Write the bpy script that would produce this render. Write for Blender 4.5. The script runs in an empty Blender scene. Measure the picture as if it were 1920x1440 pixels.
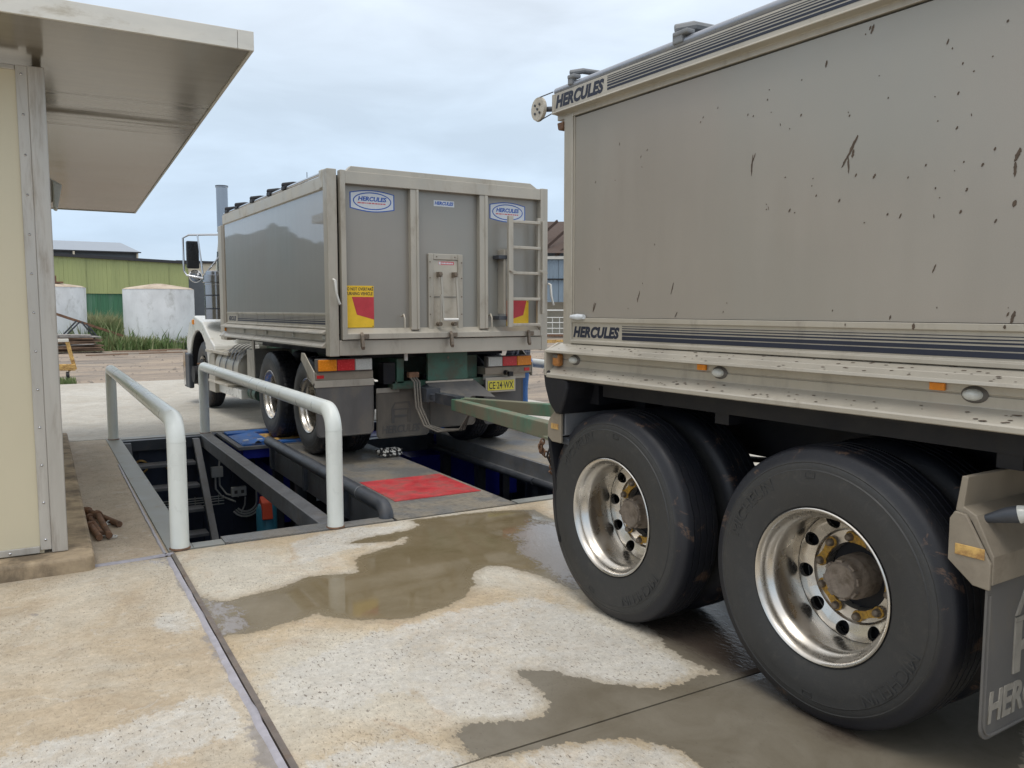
import bpy, bmesh, math, random
from mathutils import Vector, Matrix, noise
random.seed(7)
PI = math.pi
D = bpy.data
SC = bpy.context.scene
COL = SC.collection

# ------------------------------------------------------------------ camera
F_PX, W_PX = 1535.0, 1920.0
pitch = math.atan(140.0 / F_PX)
yaw = math.radians(32.5)
cam_d = D.cameras.new('camera')
cam_d.sensor_width = 36.0
cam_d.lens = F_PX / W_PX * 36.0
cam_d.clip_start = 0.05
cam_d.clip_end = 3000
cam = D.objects.new('camera', cam_d)
COL.objects.link(cam)
cam.location = (0, 0, 1.55)
cam.rotation_mode = 'XYZ'
cam.rotation_euler = (PI / 2 - pitch, 0, -yaw)
SC.camera = cam

# ------------------------------------------------------------------ light
SUN_EL, SUN_AZ = math.radians(70), math.radians(-130)      # azimuth clockwise from +Y (behind thin cloud)
world = D.worlds.new('World')
SC.world = world
world.use_nodes = True
wn, wl = world.node_tree.nodes, world.node_tree.links
wn.clear()
def WN(t, **k):
    n = wn.new(t)
    for a, b in k.items():
        setattr(n, a, b)
    return n
out = WN('ShaderNodeOutputWorld')
bg = WN('ShaderNodeBackground')
bg.inputs['Strength'].default_value = 0.1
sky = WN('ShaderNodeTexSky', sky_type='NISHITA')
sky.sun_disc = False
sky.sun_elevation = SUN_EL
sky.sun_rotation = SUN_AZ
tc = WN('ShaderNodeTexCoord')
sep = WN('ShaderNodeSeparateXYZ')
wl.new(tc.outputs['Generated'], sep.inputs[0])
# cloud sheet: dimmer blue grey at the horizon, brighter overhead
rp = WN('ShaderNodeValToRGB')
cr = rp.color_ramp
cr.elements[0].position = 0.0
cr.elements[0].color = (.62, .73, .84, 1)
cr.elements[1].position = 1.0
cr.elements[1].color = (1.12, 1.10, 1.08, 1)
for p, c in ((.08, (.54, .67, .82, 1)), (.22, (.60, .715, .84, 1)), (.40, (.75, .815, .90, 1)), (.62, (.98, 1.0, 1.04, 1))):
    e = cr.elements.new(p); e.color = c
wl.new(sep.outputs['Z'], rp.inputs[0])
mp = WN('ShaderNodeMapping')
mp.inputs['Scale'].default_value = (1.6, 1.6, 5.5)
wl.new(tc.outputs['Generated'], mp.inputs[0])
nz = WN('ShaderNodeTexNoise')
nz.inputs['Scale'].default_value = 2.4
nz.inputs['Detail'].default_value = 9
nz.inputs['Roughness'].default_value = .52
nz.inputs['Distortion'].default_value = .35
wl.new(mp.outputs[0], nz.inputs['Vector'])
cl = WN('ShaderNodeMapRange')
cl.inputs['From Min'].default_value = .36
cl.inputs['From Max'].default_value = .68
cl.inputs['To Min'].default_value = .92
cl.inputs['To Max'].default_value = 1.13
wl.new(nz.outputs['Fac'], cl.inputs['Value'])
mulc = WN('ShaderNodeVectorMath', operation='SCALE')
wl.new(rp.outputs[0], mulc.inputs[0])
wl.new(cl.outputs[0], mulc.inputs['Scale'])
sc10 = WN('ShaderNodeVectorMath', operation='SCALE')
sc10.inputs['Scale'].default_value = 10.6
wl.new(mulc.outputs[0], sc10.inputs[0])
mixw = WN('ShaderNodeMix', data_type='RGBA')
mixw.inputs['Factor'].default_value = .95
wl.new(sky.outputs[0], mixw.inputs[6])
wl.new(sc10.outputs[0], mixw.inputs[7])
wl.new(mixw.outputs[2], bg.inputs[0])
wl.new(bg.outputs[0], out.inputs[0])

sun_d = D.lights.new('sun', 'SUN')
sun_d.energy = 1.2
sun_d.angle = math.radians(22)
sun_d.color = (1, .95, .87)
sun = D.objects.new('sun', sun_d)
COL.objects.link(sun)
sdir = Vector((math.sin(SUN_AZ) * math.cos(SUN_EL), math.cos(SUN_AZ) * math.cos(SUN_EL), math.sin(SUN_EL)))
sun.rotation_euler = sdir.to_track_quat('Z', 'Y').to_euler()
sun.location = sdir * 50

vs_ = SC.view_settings
vs_.view_transform = 'Standard'
vs_.look = 'None'
vs_.exposure = 0.12
vs_.gamma = 1
vs_.use_curve_mapping = False
SC.cycles.max_bounces = 8

# ------------------------------------------------------------------ material helpers
def S2L(r, g, b):
    f = lambda c: (c / 255 / 12.92) if c / 255 <= .04045 else ((c / 255 + .055) / 1.055) ** 2.4
    return (f(r), f(g), f(b))

class NT:
    def __init__(s, name):
        s.m = D.materials.new(name)
        s.m.use_nodes = True
        s.t = s.m.node_tree
        s.b = s.t.nodes['Principled BSDF']
    def n(s, t, **k):
        x = s.t.nodes.new(t)
        for a, b in k.items():
            setattr(x, a, b)
        return x
    def l(s, a, b):
        s.t.links.new(a, b)
    def val(s, sock, v):
        if hasattr(v, 'node'):
            s.l(v, sock)
        else:
            sock.default_value = v
    def coord(s, scale=(1, 1, 1), kind='Object', rot=(0, 0, 0)):
        c = s.n('ShaderNodeTexCoord')
        m = s.n('ShaderNodeMapping')
        m.inputs['Scale'].default_value = scale
        m.inputs['Rotation'].default_value = rot
        s.l(c.outputs[kind], m.inputs[0])
        return m.outputs[0]
    def noise(s, vec, scale, detail=4, rough=.5, dist=0):
        x = s.n('ShaderNodeTexNoise')
        x.inputs['Scale'].default_value = scale
        x.inputs['Detail'].default_value = detail
        x.inputs['Roughness'].default_value = rough
        x.inputs['Distortion'].default_value = dist
        s.l(vec, x.inputs['Vector'])
        return x.outputs['Fac']
    def rng(s, v, a, b, c=0., d=1., smooth=False):
        x = s.n('ShaderNodeMapRange')
        if smooth:
            x.interpolation_type = 'SMOOTHSTEP'
        s.val(x.inputs[0], v)
        for i, q in enumerate((a, b, c, d)):
            x.inputs[i + 1].default_value = q
        return x.outputs[0]
    def math(s, op, a, b=0.):
        x = s.n('ShaderNodeMath', operation=op)
        s.val(x.inputs[0], a); s.val(x.inputs[1], b)
        return x.outputs[0]
    def mix(s, f, a, b, bt='MIX'):
        x = s.n('ShaderNodeMix', data_type='RGBA', blend_type=bt)
        s.val(x.inputs['Factor'], f)
        for i, q in ((6, a), (7, b)):
            if hasattr(q, 'node'):
                s.l(q, x.inputs[i])
            else:
                x.inputs[i].default_value = (*q[:3], 1)
        return x.outputs[2]
    def fmix(s, f, a, b):
        x = s.n('ShaderNodeMix', data_type='FLOAT')
        s.val(x.inputs['Factor'], f); s.val(x.inputs[2], a); s.val(x.inputs[3], b)
        return x.outputs[0]
    def bump(s, h, st, dist=.01):
        x = s.n('ShaderNodeBump')
        s.val(x.inputs['Strength'], st)
        x.inputs['Distance'].default_value = dist
        s.l(h, x.inputs['Height'])
        s.l(x.outputs[0], s.b.inputs['Normal'])

def M(name, col, rough=.5, metal=0., var=.12, vs=4, stretch=(1, 1, 1), dirt=None, amt=.3, ds=3, bump=0., bs=60, rv=.12, spec=.5, coat=0.):
    t = NT(name)
    v = t.coord(stretch)
    n1 = t.noise(v, vs, 6, .6)
    k = t.rng(n1, .3, .7, 1 - var, 1 + var)
    sc = t.n('ShaderNodeVectorMath', operation='SCALE')
    sc.inputs[0].default_value = col[:3]
    t.l(k, sc.inputs['Scale'])
    c = sc.outputs[0]
    r = t.rng(n1, .3, .7, max(.02, rough - rv), min(1, rough + rv))
    mt = metal
    if dirt is not None:
        n2 = t.noise(v, ds, 9, .68, .3)
        d = t.rng(n2, .66 - amt * .6, .92 - amt * .6, 0, .8, True)
        c = t.mix(d, c, dirt)
        r = t.fmix(d, r, .85)
        if metal:
            mt = t.math('MULTIPLY', t.math('SUBTRACT', 1., d), metal)
    t.l(c, t.b.inputs['Base Color'])
    t.l(r, t.b.inputs['Roughness'])
    t.val(t.b.inputs['Metallic'], mt)
    t.b.inputs['Specular IOR Level'].default_value = spec
    t.b.inputs['Coat Weight'].default_value = coat
    if bump:
        t.bump(t.noise(v, bs, 5, .6), bump, .004)
    return t.m

BROWN = (.16, .11, .07)
m_alu = M('dusty_aluminium', (.50, .46, .385), .42, .35, .10, 3, (1, 1, 1), (.27, .235, .18), .24, 5, .06, 90)
m_alu2 = M('dusty_cream_frame', (.44, .41, .35), .42, .3, .08, 3, (1, 1, .4), (.25, .22, .175), .28, 4, .06, 90)
m_rail = M('painted_rail_tube', (.80, .84, .81), .34, 0, .06, 5, (1, 1, .5), (.42, .39, .33), .14, 6, .05, 60, coat=.2)
m_steel_dk = M('dark_grey_steel', (.055, .062, .075), .45, .2, .25, 6, (1, 1, 1), (.10, .09, .08), .25, 6, .12, 60)
m_frame = M('grey_galvanised_frame', (.27, .275, .255), .5, .15, .12, 5, (1, 1, 1), (.33, .28, .21), .2, 6, .12, 80)
m_alu_dk = M('muddy_aluminium', (.27, .235, .185), .55, .2, .15, 4, (1, 1, 1), (.15, .12, .09), .25, 5, .1, 80)
m_amber_d = M('dirty_amber_lens', (.36, .15, .04), .4, 0, .3, 40)
m_beam = M('grey_blue_painted_beam', (.165, .172, .185), .42, .15, .2, 7, (1, 1, 1), (.19, .17, .15), .3, 8, .15, 80)
m_pit = M('navy_pit_paint', (.032, .044, .075), .5, 0, .3, 2, (1, 1, .5), (.05, .045, .04), .28, 3, .1, 30)
m_blue = M('blue_machine_paint', (.018, .030, .36), .4, 0, .15, 5, (1, 1, 1), (.06, .05, .04), .12, 5)
m_blue2 = M('bright_blue_cover_paint', (.025, .13, .42), .4, 0, .15, 8, (1, 1, 1), (.20, .15, .09), .3, 7)
m_black = M('black_underbody', (.005, .0055, .009), .6, 0, .3, 6, (1, 1, 1), (.025, .022, .02), .25, 4, .1, 40)
m_green = M('green_chassis_paint', (.055, .14, .10), .5, 0, .2, 6, (1, 1, 1), (.11, .095, .07), .42, 5, .1, 50)
m_dgreen = M('dusty_green_drawbar', (.075, .19, .125), .55, 0, .2, 7, (1, 1, 1), (.19, .155, .105), .56, 3, .15, 50)
m_rubber = M('grey_rubber_flap', (.11, .108, .106), .6, 0, .2, 4, (1, 1, .4), (.17, .15, .12), .35, 4, .1, 60)
m_rubber_d = M('dusty_rubber_flap', (.15, .138, .118), .7, 0, .2, 4, (1, 1, .4), (.21, .185, .15), .4, 4, .1, 60)
m_letter = M('dusty_raised_lettering', (.27, .255, .225), .7, 0, .2, 20)
m_chrome = M('chrome', (.58, .59, .61), .12, 1, .05, 4, rv=.06)
m_stack = M('stack_chrome', (.34, .35, .37), .16, 1, .06, 3, rv=.05)
m_white = M('white_cab_paint', (.66, .66, .62), .3, 0, .06, 3, (1, 1, 1), (.40, .35, .27), .2, 4, coat=.3)
m_amber = M('amber_lens', (.75, .25, .015), .25, 0, .1, 60, rv=.05)
m_red = M('red_lens', (.55, .03, .035), .25, 0, .1, 60, rv=.05)
m_clear = M('clear_lens', (.52, .53, .50), .2, 0, .12, 70, rv=.05)
m_lens_dk = M('dirty_lamp_base', (.12, .11, .10), .6)
m_yellow = M('reflective_yellow', (.80, .52, .03), .45, 0, .08, 12, (1, 1, 1), (.35, .24, .08), .12, 20)
m_plate = M('lemon_number_plate', (.68, .60, .07), .45, 0, .06, 12, (1, 1, 1), (.35, .3, .12), .15, 20)
m_signred = M('reflective_red', (.50, .045, .06), .45, 0, .1, 10)
m_text = M('navy_print', (.013, .018, .036), .5, 0, .1, 5, rv=.05)
m_bluetxt = M('blue_print', (.02, .10, .42), .5, 0, .1, 5, rv=.05)
m_sticker = M('white_sticker', (.62, .66, .70), .45, 0, .06, 20, (1, 1, 1), (.45, .43, .38), .2, 20)
m_redtxt = M('red_print', (.55, .12, .14), .5)
m_rust = M('rusty_steel', (.22, .12, .07), .75, .2, .35, 14, (1, 1, 1), (.08, .05, .035), .4, 12, .4, 90)
m_oldyel = M('chipped_yellow_paint', (.62, .40, .13), .6, 0, .2, 12, (1, 1, 1), (.20, .09, .04), .45, 14, .2, 80)
m_jean = M('blue_denim', (.06, .16, .40), .85, 0, .2, 30)
m_navy = M('navy_work_shirt', (.025, .03, .05), .85, 0, .2, 20)
m_skin = M('skin', (.45, .27, .19), .5)
m_hair = M('dark_hair', (.03, .022, .018), .6)
m_boot = M('work_boot', (.10, .06, .035), .7)
m_nut = M('weathered_wheel_nut', (.20, .165, .13), .5, .5, .3, 60, (1, 1, 1), (.14, .09, .05), .3, 60)
m_indic = M('yellow_nut_indicator', (.48, .27, .035), .6, 0, .3, 60, (1, 1, 1), (.12, .08, .05), .4, 50)
m_hub = M('muddy_hub', (.24, .20, .165), .6, .2, .25, 20, (1, 1, 1), (.10, .075, .05), .4, 18, .3, 60)
m_conduit = M('grey_conduit', (.62, .63, .61), .5)
m_cream = M('cream_wall_panel', (.66, .60, .44), .38, 0, .035, 1.2, (1, 1, .5), (.55, .48, .34), .1, 2)
m_wallalu = M('weathered_aluminium_post', (.52, .50, .46), .45, .35, .12, 5, (2, 2, .25), (.27, .22, .17), .28, 6, .08, 80)
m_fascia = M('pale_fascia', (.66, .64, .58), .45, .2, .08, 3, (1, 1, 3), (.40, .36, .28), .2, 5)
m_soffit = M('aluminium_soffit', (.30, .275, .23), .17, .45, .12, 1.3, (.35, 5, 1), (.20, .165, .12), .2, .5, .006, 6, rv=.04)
m_plinth = M('stained_plinth_concrete', (.46, .36, .24), .8, 0, .25, 4, (1, 1, 1), (.09, .07, .05), .46, 2.4, .4, 45)
m_seal = M('grey_silicone_seal', (.37, .36, .405), .5, 0, .15, 15, (1, 1, 1), (.30, .26, .22), .2, 14, .2, 40)
m_edge = M('steel_edge_angle', (.20, .17, .15), .5, .4, .3, 8, (1, 1, 1), (.14, .09, .06), .3, 10, .2, 60)
m_redpaint = M('worn_red_paint', (.55, .045, .055), .5, 0, .3, 5, (1, 1, 1), (.18, .085, .07), .42, 5, .35, 110)
m_lime = M('lime_cladding', (.36, .40, .17), .5, 0, .07, .7, (1, 1, .2), (.26, .30, .13), .2, .8)
m_dkgreen = M('faded_green_cladding', (.05, .16, .085), .6, 0, .25, 1.6, (2.5, 2.5, .12), (.19, .27, .23), .3, 1.2)
m_roofgrey = M('grey_metal_roof', (.27, .31, .36), .5, 0, .08, .5)
m_darkgrey = M('dark_grey_cladding', (.10, .115, .13), .6)
m_blacktrim = M('black_gutter', (.03, .03, .035), .6)
m_creamfar = M('cream_far_wall', (.60, .54, .42), .7)
m_tank = M('whitewashed_tank', (.76, .78, .79), .8, 0, .12, 1.4, (1, 1, .7), (.36, .36, .33), .27, 2.2, .3, 12)
m_tankroof = M('stained_tank_roof', (.50, .42, .33), .85, 0, .2, 1.2, (1, 1, 1), (.28, .2, .14), .4, 2)
m_plank = M('weathered_timber', (.23, .15, .10), .8, 0, .35, 3, (1, 6, 1), (.10, .06, .045), .3, 4, .3, 40)
m_plank_g = M('grey_timber', (.32, .30, .28), .8, 0, .3, 3, (1, 6, 1), (.15, .12, .1), .3, 4, .3, 40)
m_corr = M('blue_grey_sheeting', (.20, .26, .32), .6, 0, .12, .9, (1, 1, .3), (.24, .2, .17), .2, 1)
m_ropew = M('white_rope', (.60, .59, .55), .8)
m_ropeb = M('black_rope', (.02, .02, .022), .8)
m_mirror = M('black_mirror_shell', (.012, .013, .016), .25, 0, .1, 5)
m_mud = M('dried_mud', (.085, .062, .045), .9, 0, .25, 30)
m_teal = M('teal_bottle_paint', (.03, .16, .24), .45)
m_orange = M('orange_plastic', (.52, .06, .02), .45)

m_tube = M('dull_steel_tube', (.30, .32, .36), .32, .5, .08, 6, (1, 1, 1), (.3, .28, .24), .2, 8)
m_knuckle = M('weathered_grey_plastic', (.20, .21, .22), .6, 0, .15, 20)
# grey painted body side: slight orange peel sheen, faint vertical wash marks
def panel_mat(name, col, rough, metal, bumpy=.02, coat=0.):
    t = NT(name)
    v = t.coord((.5, .5, .8)); v2 = t.coord((1, 1, .12))
    a = t.noise(v, 1.2, 4, .5); b = t.noise(v2, 9, 5, .6); c3 = t.noise(t.coord((1, 1, 1)), 260, 2, .5)
    k = t.math('ADD', t.rng(a, .3, .7, -.07, .07), t.rng(b, .3, .7, -.018, .018))
    k = t.math('ADD', k, t.rng(c3, .3, .7, -.03, .03))
    k = t.math('ADD', k, 1.)
    sc = t.n('ShaderNodeVectorMath', operation='SCALE')
    sc.inputs[0].default_value = col
    t.l(k, sc.inputs['Scale'])
    tint = t.noise(t.coord((.6, .6, .6)), .9, 3, .5, .4)
    cc = t.mix(t.rng(tint, .38, .62, 0, .5, True), sc.outputs[0], tuple(q * w for q, w in zip(col, (.90, 1.0, 1.03))))
    t.l(cc, t.b.inputs['Base Color'])
    t.b.inputs['Coat Weight'].default_value = coat
    t.b.inputs['Coat Roughness'].default_value = .03 if coat > .9 else .12
    t.l(t.rng(b, .3, .7, rough - .05, rough + .06), t.b.inputs['Roughness'])
    t.b.inputs['Metallic'].default_value = metal
    t.bump(t.noise(t.coord((1, 1, 1)), 3.0, 3, .5), bumpy, .02)
    return t.m
m_panel = panel_mat('grey_satin_panel', (.325, .298, .262), .42, .25, .05, .15)
m_panel_t = panel_mat('polished_grey_panel', (.30, .295, .285), .45, .15, .006, 1.)
m_door = panel_mat('grey_tailgate_skin', (.31, .292, .262), .38, .3, .04, .15)

def diamond(name, col, dirtc, amt):
    t = NT(name)
    v = t.coord((1, 1, 1))
    w1 = t.n('ShaderNodeTexWave', wave_type='BANDS', bands_direction='DIAGONAL'); w1.inputs['Scale'].default_value = 22
    t.l(v, w1.inputs[0])
    v2 = t.coord((-1, 1, 1))
    w2 = t.n('ShaderNodeTexWave', wave_type='BANDS', bands_direction='DIAGONAL'); w2.inputs['Scale'].default_value = 22
    t.l(v2, w2.inputs[0])
    h = t.math('MAXIMUM', w1.outputs['Fac'], w2.outputs['Fac'])
    n1 = t.noise(v, 2.4, 8, .65, .4)
    n2 = t.noise(v, 30, 4, .6)
    c = t.mix(t.rng(n1, .42, .58, 0, 1, True), col, dirtc)
    n3 = t.noise(v, 5, 6, .7, .5)
    c = t.mix(t.rng(n3, .58, .66, 0, .6, True), c, (.075, .065, .055))
    c = t.mix(t.rng(t.noise(v, 120, 2, .6), .4, .7, 0, .35), c, (.36, .35, .33))
    c = t.mix(t.rng(n2, .45, .75, 0, amt), c, (.05, .045, .04))
    c = t.mix(t.rng(h, .75, 1., 0, .35), c, (.32, .32, .31))
    t.l(c, t.b.inputs['Base Color'])
    t.l(t.rng(n1, .35, .65, .35, .75), t.b.inputs['Roughness'])
    t.b.inputs['Metallic'].default_value = .3
    t.bump(h, .6, .003)
    return t.m
m_deck = diamond('grey_tread_plate', (.19, .19, .185), (.27, .23, .17), .5)
m_kerbplate = diamond('edge_tread_plate', (.17, .18, .19), (.23, .21, .18), .4)

# tyre rubber
def tyre_mat():
    t = NT('worn_tyre_rubber')
    v = t.coord((1, 1, 1))
    n1 = t.noise(v, 5, 7, .65, .3); n2 = t.noise(v, 90, 3, .6)
    c = t.mix(t.rng(n1, .35, .7, 0, 1), (.012, .013, .017), (.026, .026, .028))
    n3 = t.noise(v, 7, 9, .75, .6)
    c = t.mix(t.rng(n3, .68, .76, 0, .6, True), c, (.10, .06, .042))
    c = t.mix(t.rng(n2, .66, .76, 0, .35), c, (.13, .125, .12))
    sp = t.n('ShaderNodeSeparateXYZ'); t.l(v, sp.inputs[0])
    rad = t.math('SQRT', t.math('ADD', t.math('MULTIPLY', sp.outputs['Y'], sp.outputs['Y']), t.math('MULTIPLY', sp.outputs['Z'], sp.outputs['Z'])))
    rad = t.math('ADD', rad, t.rng(n1, 0, 1, -.012, .012))
    tread = t.rng(rad, .462, .485, 0, 1, True)              # wet black tread against the dusty sidewall
    dusty = t.mix(t.rng(t.noise(v, 22, 6, .7, .8), .5, .72, 0, .6, True), (.034, .035, .036), (.058, .056, .052))
    c = t.mix(tread, dusty, c)
    c = t.mix(t.math('MULTIPLY', tread, .55), c, (.010, .012, .020))
    c = t.mix(t.math('MULTIPLY', t.rng(n3, .58, .64, 0, .85, True), t.rng(rad, .455, .50, 0, 1, True)), c, (.115, .072, .05))
    t.l(c, t.b.inputs['Base Color'])
    t.l(t.rng(n1, .3, .7, .42, .62), t.b.inputs['Roughness'])
    t.bump(t.math('ADD', n2, t.math('MULTIPLY', t.noise(v, 22, 6, .7, .8), .8)), .25, .003)
    return t.m
m_tyre = tyre_mat()

def rim_mat():
    t = NT('polished_alloy_rim')
    v = t.coord((1, 1, 1))
    n1 = t.noise(v, 7, 7, .65, .3); n2 = t.noise(v, 60, 3, .6)
    d = t.rng(n1, .44, .80, .05, .75, True)
    c = t.mix(d, (.66, .635, .59), (.34, .29, .23))
    c = t.mix(t.rng(n2, .70, .76, 0, .5), c, (.10, .075, .05))
    t.l(c, t.b.inputs['Base Color'])
    t.l(t.math('SUBTRACT', 1., t.math('MULTIPLY', d, .6)), t.b.inputs['Metallic'])
    t.l(t.fmix(d, t.rng(n1, .3, .7, .22, .28), .5), t.b.inputs['Roughness'])
    return t.m
m_rim = rim_mat()

# concrete with wet, residue and film masks carried by the mesh (0 = none)
def concrete(name, warm, pale, rust, speck, scale=1.):
    t = NT(name)
    v = t.coord((1, 1, 1))
    vs = t.coord((1.0, .42, 1), rot=(0, 0, .25))
    big = t.noise(v, .9 * scale, 6, .6, .5)
    mid = t.noise(v, 3.2, 8, .68, .6)
    fine = t.noise(v, 14, 6, .7)
    c = t.mix(t.rng(big, .38, .60, 0, 1, True), warm, pale)
    c = t.mix(t.rng(mid, .50, .72, 0, .55, True), c, rust)
    c = t.mix(t.rng(fine, .3, .7, .0, .25), c, (.66, .60, .50))
    pit = t.noise(vs, 120, 3, .6, .2)
    pit2 = t.noise(v, 1.7, 6, .7)
    thr = t.rng(pit2, .36, .64, .565, .70)
    pm = t.math('MULTIPLY', t.rng(t.math('SUBTRACT', pit, thr), 0., .06, 0, .85), speck)
    c = t.mix(t.rng(t.noise(v, 6.5, 8, .75, .8), .56, .66, 0, .5, True), c, (.62, .60, .55))
    c = t.mix(t.rng(t.noise(vs, 2.3, 8, .75, 1.0), .60, .68, 0, .5, True), c, rust)
    c = t.mix(pm, c, (.21, .165, .12))
    pa_ = t.n('ShaderNodeAttribute'); pa_.attribute_name = 'pale'
    pe = t.math('ADD', pa_.outputs['Fac'], t.math('ADD', t.rng(t.noise(vs, 7, 9, .78, .6), 0, 1, -.16, .16), t.rng(t.noise(v, 40, 4, .7), 0, 1, -.06, .06)))
    pale_m = t.rng(pe, .49, .54, 0, 1, True)
    c = t.mix(t.math('MULTIPLY', pale_m, t.rng(t.noise(v, 11, 7, .75, .5), .38, .62, .5, .95)), c, (.60, .59, .555))
    pit3 = t.noise(t.coord((1.0, .42, 1), rot=(0, 0, .25)), 88, 3, .6)
    pthr = t.rng(t.noise(v, 4, 4, .6), .35, .65, .575, .635)
    pm3 = t.math('MULTIPLY', t.rng(t.math('SUBTRACT', pit3, pthr), 0, .05, 0, 1), t.math('MAXIMUM', t.math('MULTIPLY', pale_m, .9), t.rng(big, .40, .6, .35, .8)))
    c = t.mix(t.math('MULTIPLY', pm3, .95), c, (.13, .11, .09))
    pit4 = t.noise(t.coord((1.0, .5, 1), rot=(0, 0, .25)), 150, 3, .6)
    c = t.mix(t.math('MULTIPLY', t.rng(pit4, .60, .66, 0, .6), speck), c, (.24, .18, .125))
    mot = t.noise(v, 34, 6, .75, .5)
    ms = t.n('ShaderNodeVectorMath', operation='SCALE'); t.l(c, ms.inputs[0]); t.l(t.rng(mot, .32, .68, .82, 1.14), ms.inputs['Scale'])
    mo2 = t.n('ShaderNodeVectorMath', operation='SCALE'); t.l(ms.outputs[0], mo2.inputs[0]); t.l(t.rng(t.noise(v, 4.5, 7, .7, .8), .35, .65, .88, 1.10), mo2.inputs['Scale'])
    c = mo2.outputs[0]
    grain = t.noise(v, 240, 2, .6)
    c = t.mix(t.rng(grain, .35, .65, 0, .30), c, (.27, .23, .18))
    edge = t.math('ADD', t.rng(t.noise(v, 9, 8, .75, .3), 0, 1, -.11, .11), t.rng(t.noise(vs, 55, 4, .65), 0, 1, -.07, .07))
    def att(nm, soft=.012, k=1.):
        a = t.n('ShaderNodeAttribute'); a.attribute_name = nm
        x = t.math('ADD', a.outputs['Fac'], t.math('MULTIPLY', edge, k))
        return t.rng(x, .5, .5 + soft, 0, 1, True)
    wet, res, film = att('wet', .008, .5), att('res', .03, .6), att('film', .07, 1.6)
    resc = t.mix(t.rng(fine, .3, .7, 0, 1), (.20, .18, .16), (.30, .285, .29))
    c = t.mix(t.math('MULTIPLY', res, .85), c, resc)
    wetc = t.mix(t.rng(mid, .3, .7, 0, 1), (.16, .125, .068), (.225, .185, .12))
    gy = t.n('ShaderNodeSeparateXYZ'); t.l(v, gy.inputs[0])
    wetc = t.mix(t.rng(gy.outputs['Y'], -2.2, -1.8, .75, 0, True), wetc, t.mix(t.rng(mid, .3, .7, 0, 1), (.13, .115, .09), (.20, .185, .155)))
    wetc = t.mix(t.math('MULTIPLY', pm, .5), wetc, (.07, .055, .04))
    dmp = t.n('ShaderNodeAttribute'); dmp.attribute_name = 'wet'
    c = t.mix(t.math('MULTIPLY', t.rng(t.math('ADD', dmp.outputs['Fac'], t.math('MULTIPLY', edge, .7)), .43, .50, 0, .45, True), 1.), c, (.27, .225, .16))
    c = t.mix(wet, c, wetc)
    c = t.mix(t.math('MULTIPLY', film, .5), c, (.33, .32, .35))
    OIL_SHADE_C = t.n('ShaderNodeAttribute'); OIL_SHADE_C.attribute_name = 'oil_shade'
    c = t.mix(t.rng(t.math('ADD', OIL_SHADE_C.outputs['Fac'], t.math('MULTIPLY', edge, .6)), .42, .60, 0, .85, True), c, (.055, .040, .034))  # oily wet streak, with the trailer's shade painted into the colour
    t.l(c, t.b.inputs['Base Color'])
    r = t.rng(fine, .3, .7, .62, .85)
    r = t.fmix(t.math('MULTIPLY', res, .6), r, .3)
    deep = t.n('ShaderNodeAttribute'); deep.attribute_name = 'wet'
    # thin film at the rim of the puddle, standing water further in
    stand = t.rng(t.math('ADD', deep.outputs['Fac'], t.rng(mid, 0, 1, -.12, .12)), .53, .60, .30, .045)
    sp = t.n('ShaderNodeSeparateXYZ'); t.l(v, sp.inputs[0])
    away = t.rng(sp.outputs['Y'], -2.1, -1.75, 1, 0, True)          # only a damp skin on the slope by the rear wheels
    stand = t.fmix(away, stand, t.rng(fine, .3, .7, .34, .5))
    r = t.fmix(wet, r, stand)
    r = t.fmix(film, r, .12)
    r = t.fmix(t.rng(OIL_SHADE_C.outputs['Fac'], .46, .6, 0, 1, True), r, .14)
    t.l(r, t.b.inputs['Roughness'])
    oil_shade = t.n('ShaderNodeAttribute'); oil_shade.attribute_name = 'oil_shade'
    om = t.rng(t.math('ADD', oil_shade.outputs['Fac'], t.math('MULTIPLY', edge, .6)), .46, .62, 0, 1, True)
    dry = t.math('SUBTRACT', 1., wet)
    h = t.math('ADD', t.math('MULTIPLY', pm, -1.), t.math('MULTIPLY', fine, .8))
    rip = t.noise(t.coord((1, .5, 1)), 45, 3, .6, .6)
    h = t.math('ADD', t.math('MULTIPLY', h, dry), t.math('MULTIPLY', t.math('MULTIPLY', rip, t.math('MAXIMUM', film, om)), .8))
    t.bump(h, .55, .004)
    t.b.inputs['IOR'].default_value = 1.4
    return t.m
m_conc = concrete('worn_yard_concrete', (.50, .395, .255), (.58, .55, .475), (.43, .30, .19), .8)
m_conc_l = concrete('warm_stained_concrete', (.46, .375, .265), (.57, .53, .45), (.39, .29, .19), .6)
m_conc_p = concrete('brown_stained_strip', (.44, .355, .26), (.47, .40, .31), (.31, .23, .16), .15)
m_conc_f = concrete('pale_far_concrete', (.43, .415, .37), (.50, .49, .45), (.38, .31, .23), .1, .45)

def dirt_mat():
    t = NT('gravelly_dirt')
    v = t.coord((1, 1, 1)); vy = t.coord((.35, 1.5, 1))
    a = t.noise(v, .22, 7, .65, .5); b = t.noise(vy, .8, 8, .7, .4); f = t.noise(v, 9, 5, .7); g = t.noise(v, 35, 3, .7)
    c = t.mix(t.rng(a, .35, .65, 0, 1, True), (.275, .22, .17), (.20, .175, .15))
    c = t.mix(t.rng(b, .47, .60, 0, .8, True), c, (.36, .29, .22))
    c = t.mix(t.rng(b, .46, .36, 0, .85, True), c, (.125, .105, .09))
    c = t.mix(t.rng(f, .5, .75, 0, .5), c, (.10, .085, .075))
    c = t.mix(t.rng(g, .62, .72, 0, .6), c, (.42, .38, .33))
    t.l(c, t.b.inputs['Base Color'])
    w = t.rng(b, .34, .28, 0, 1, True)
    t.l(t.fmix(w, .85, .12), t.b.inputs['Roughness'])
    t.bump(t.math('ADD', f, g), .5, .02)
    return t.m
m_dirt = dirt_mat()

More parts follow.
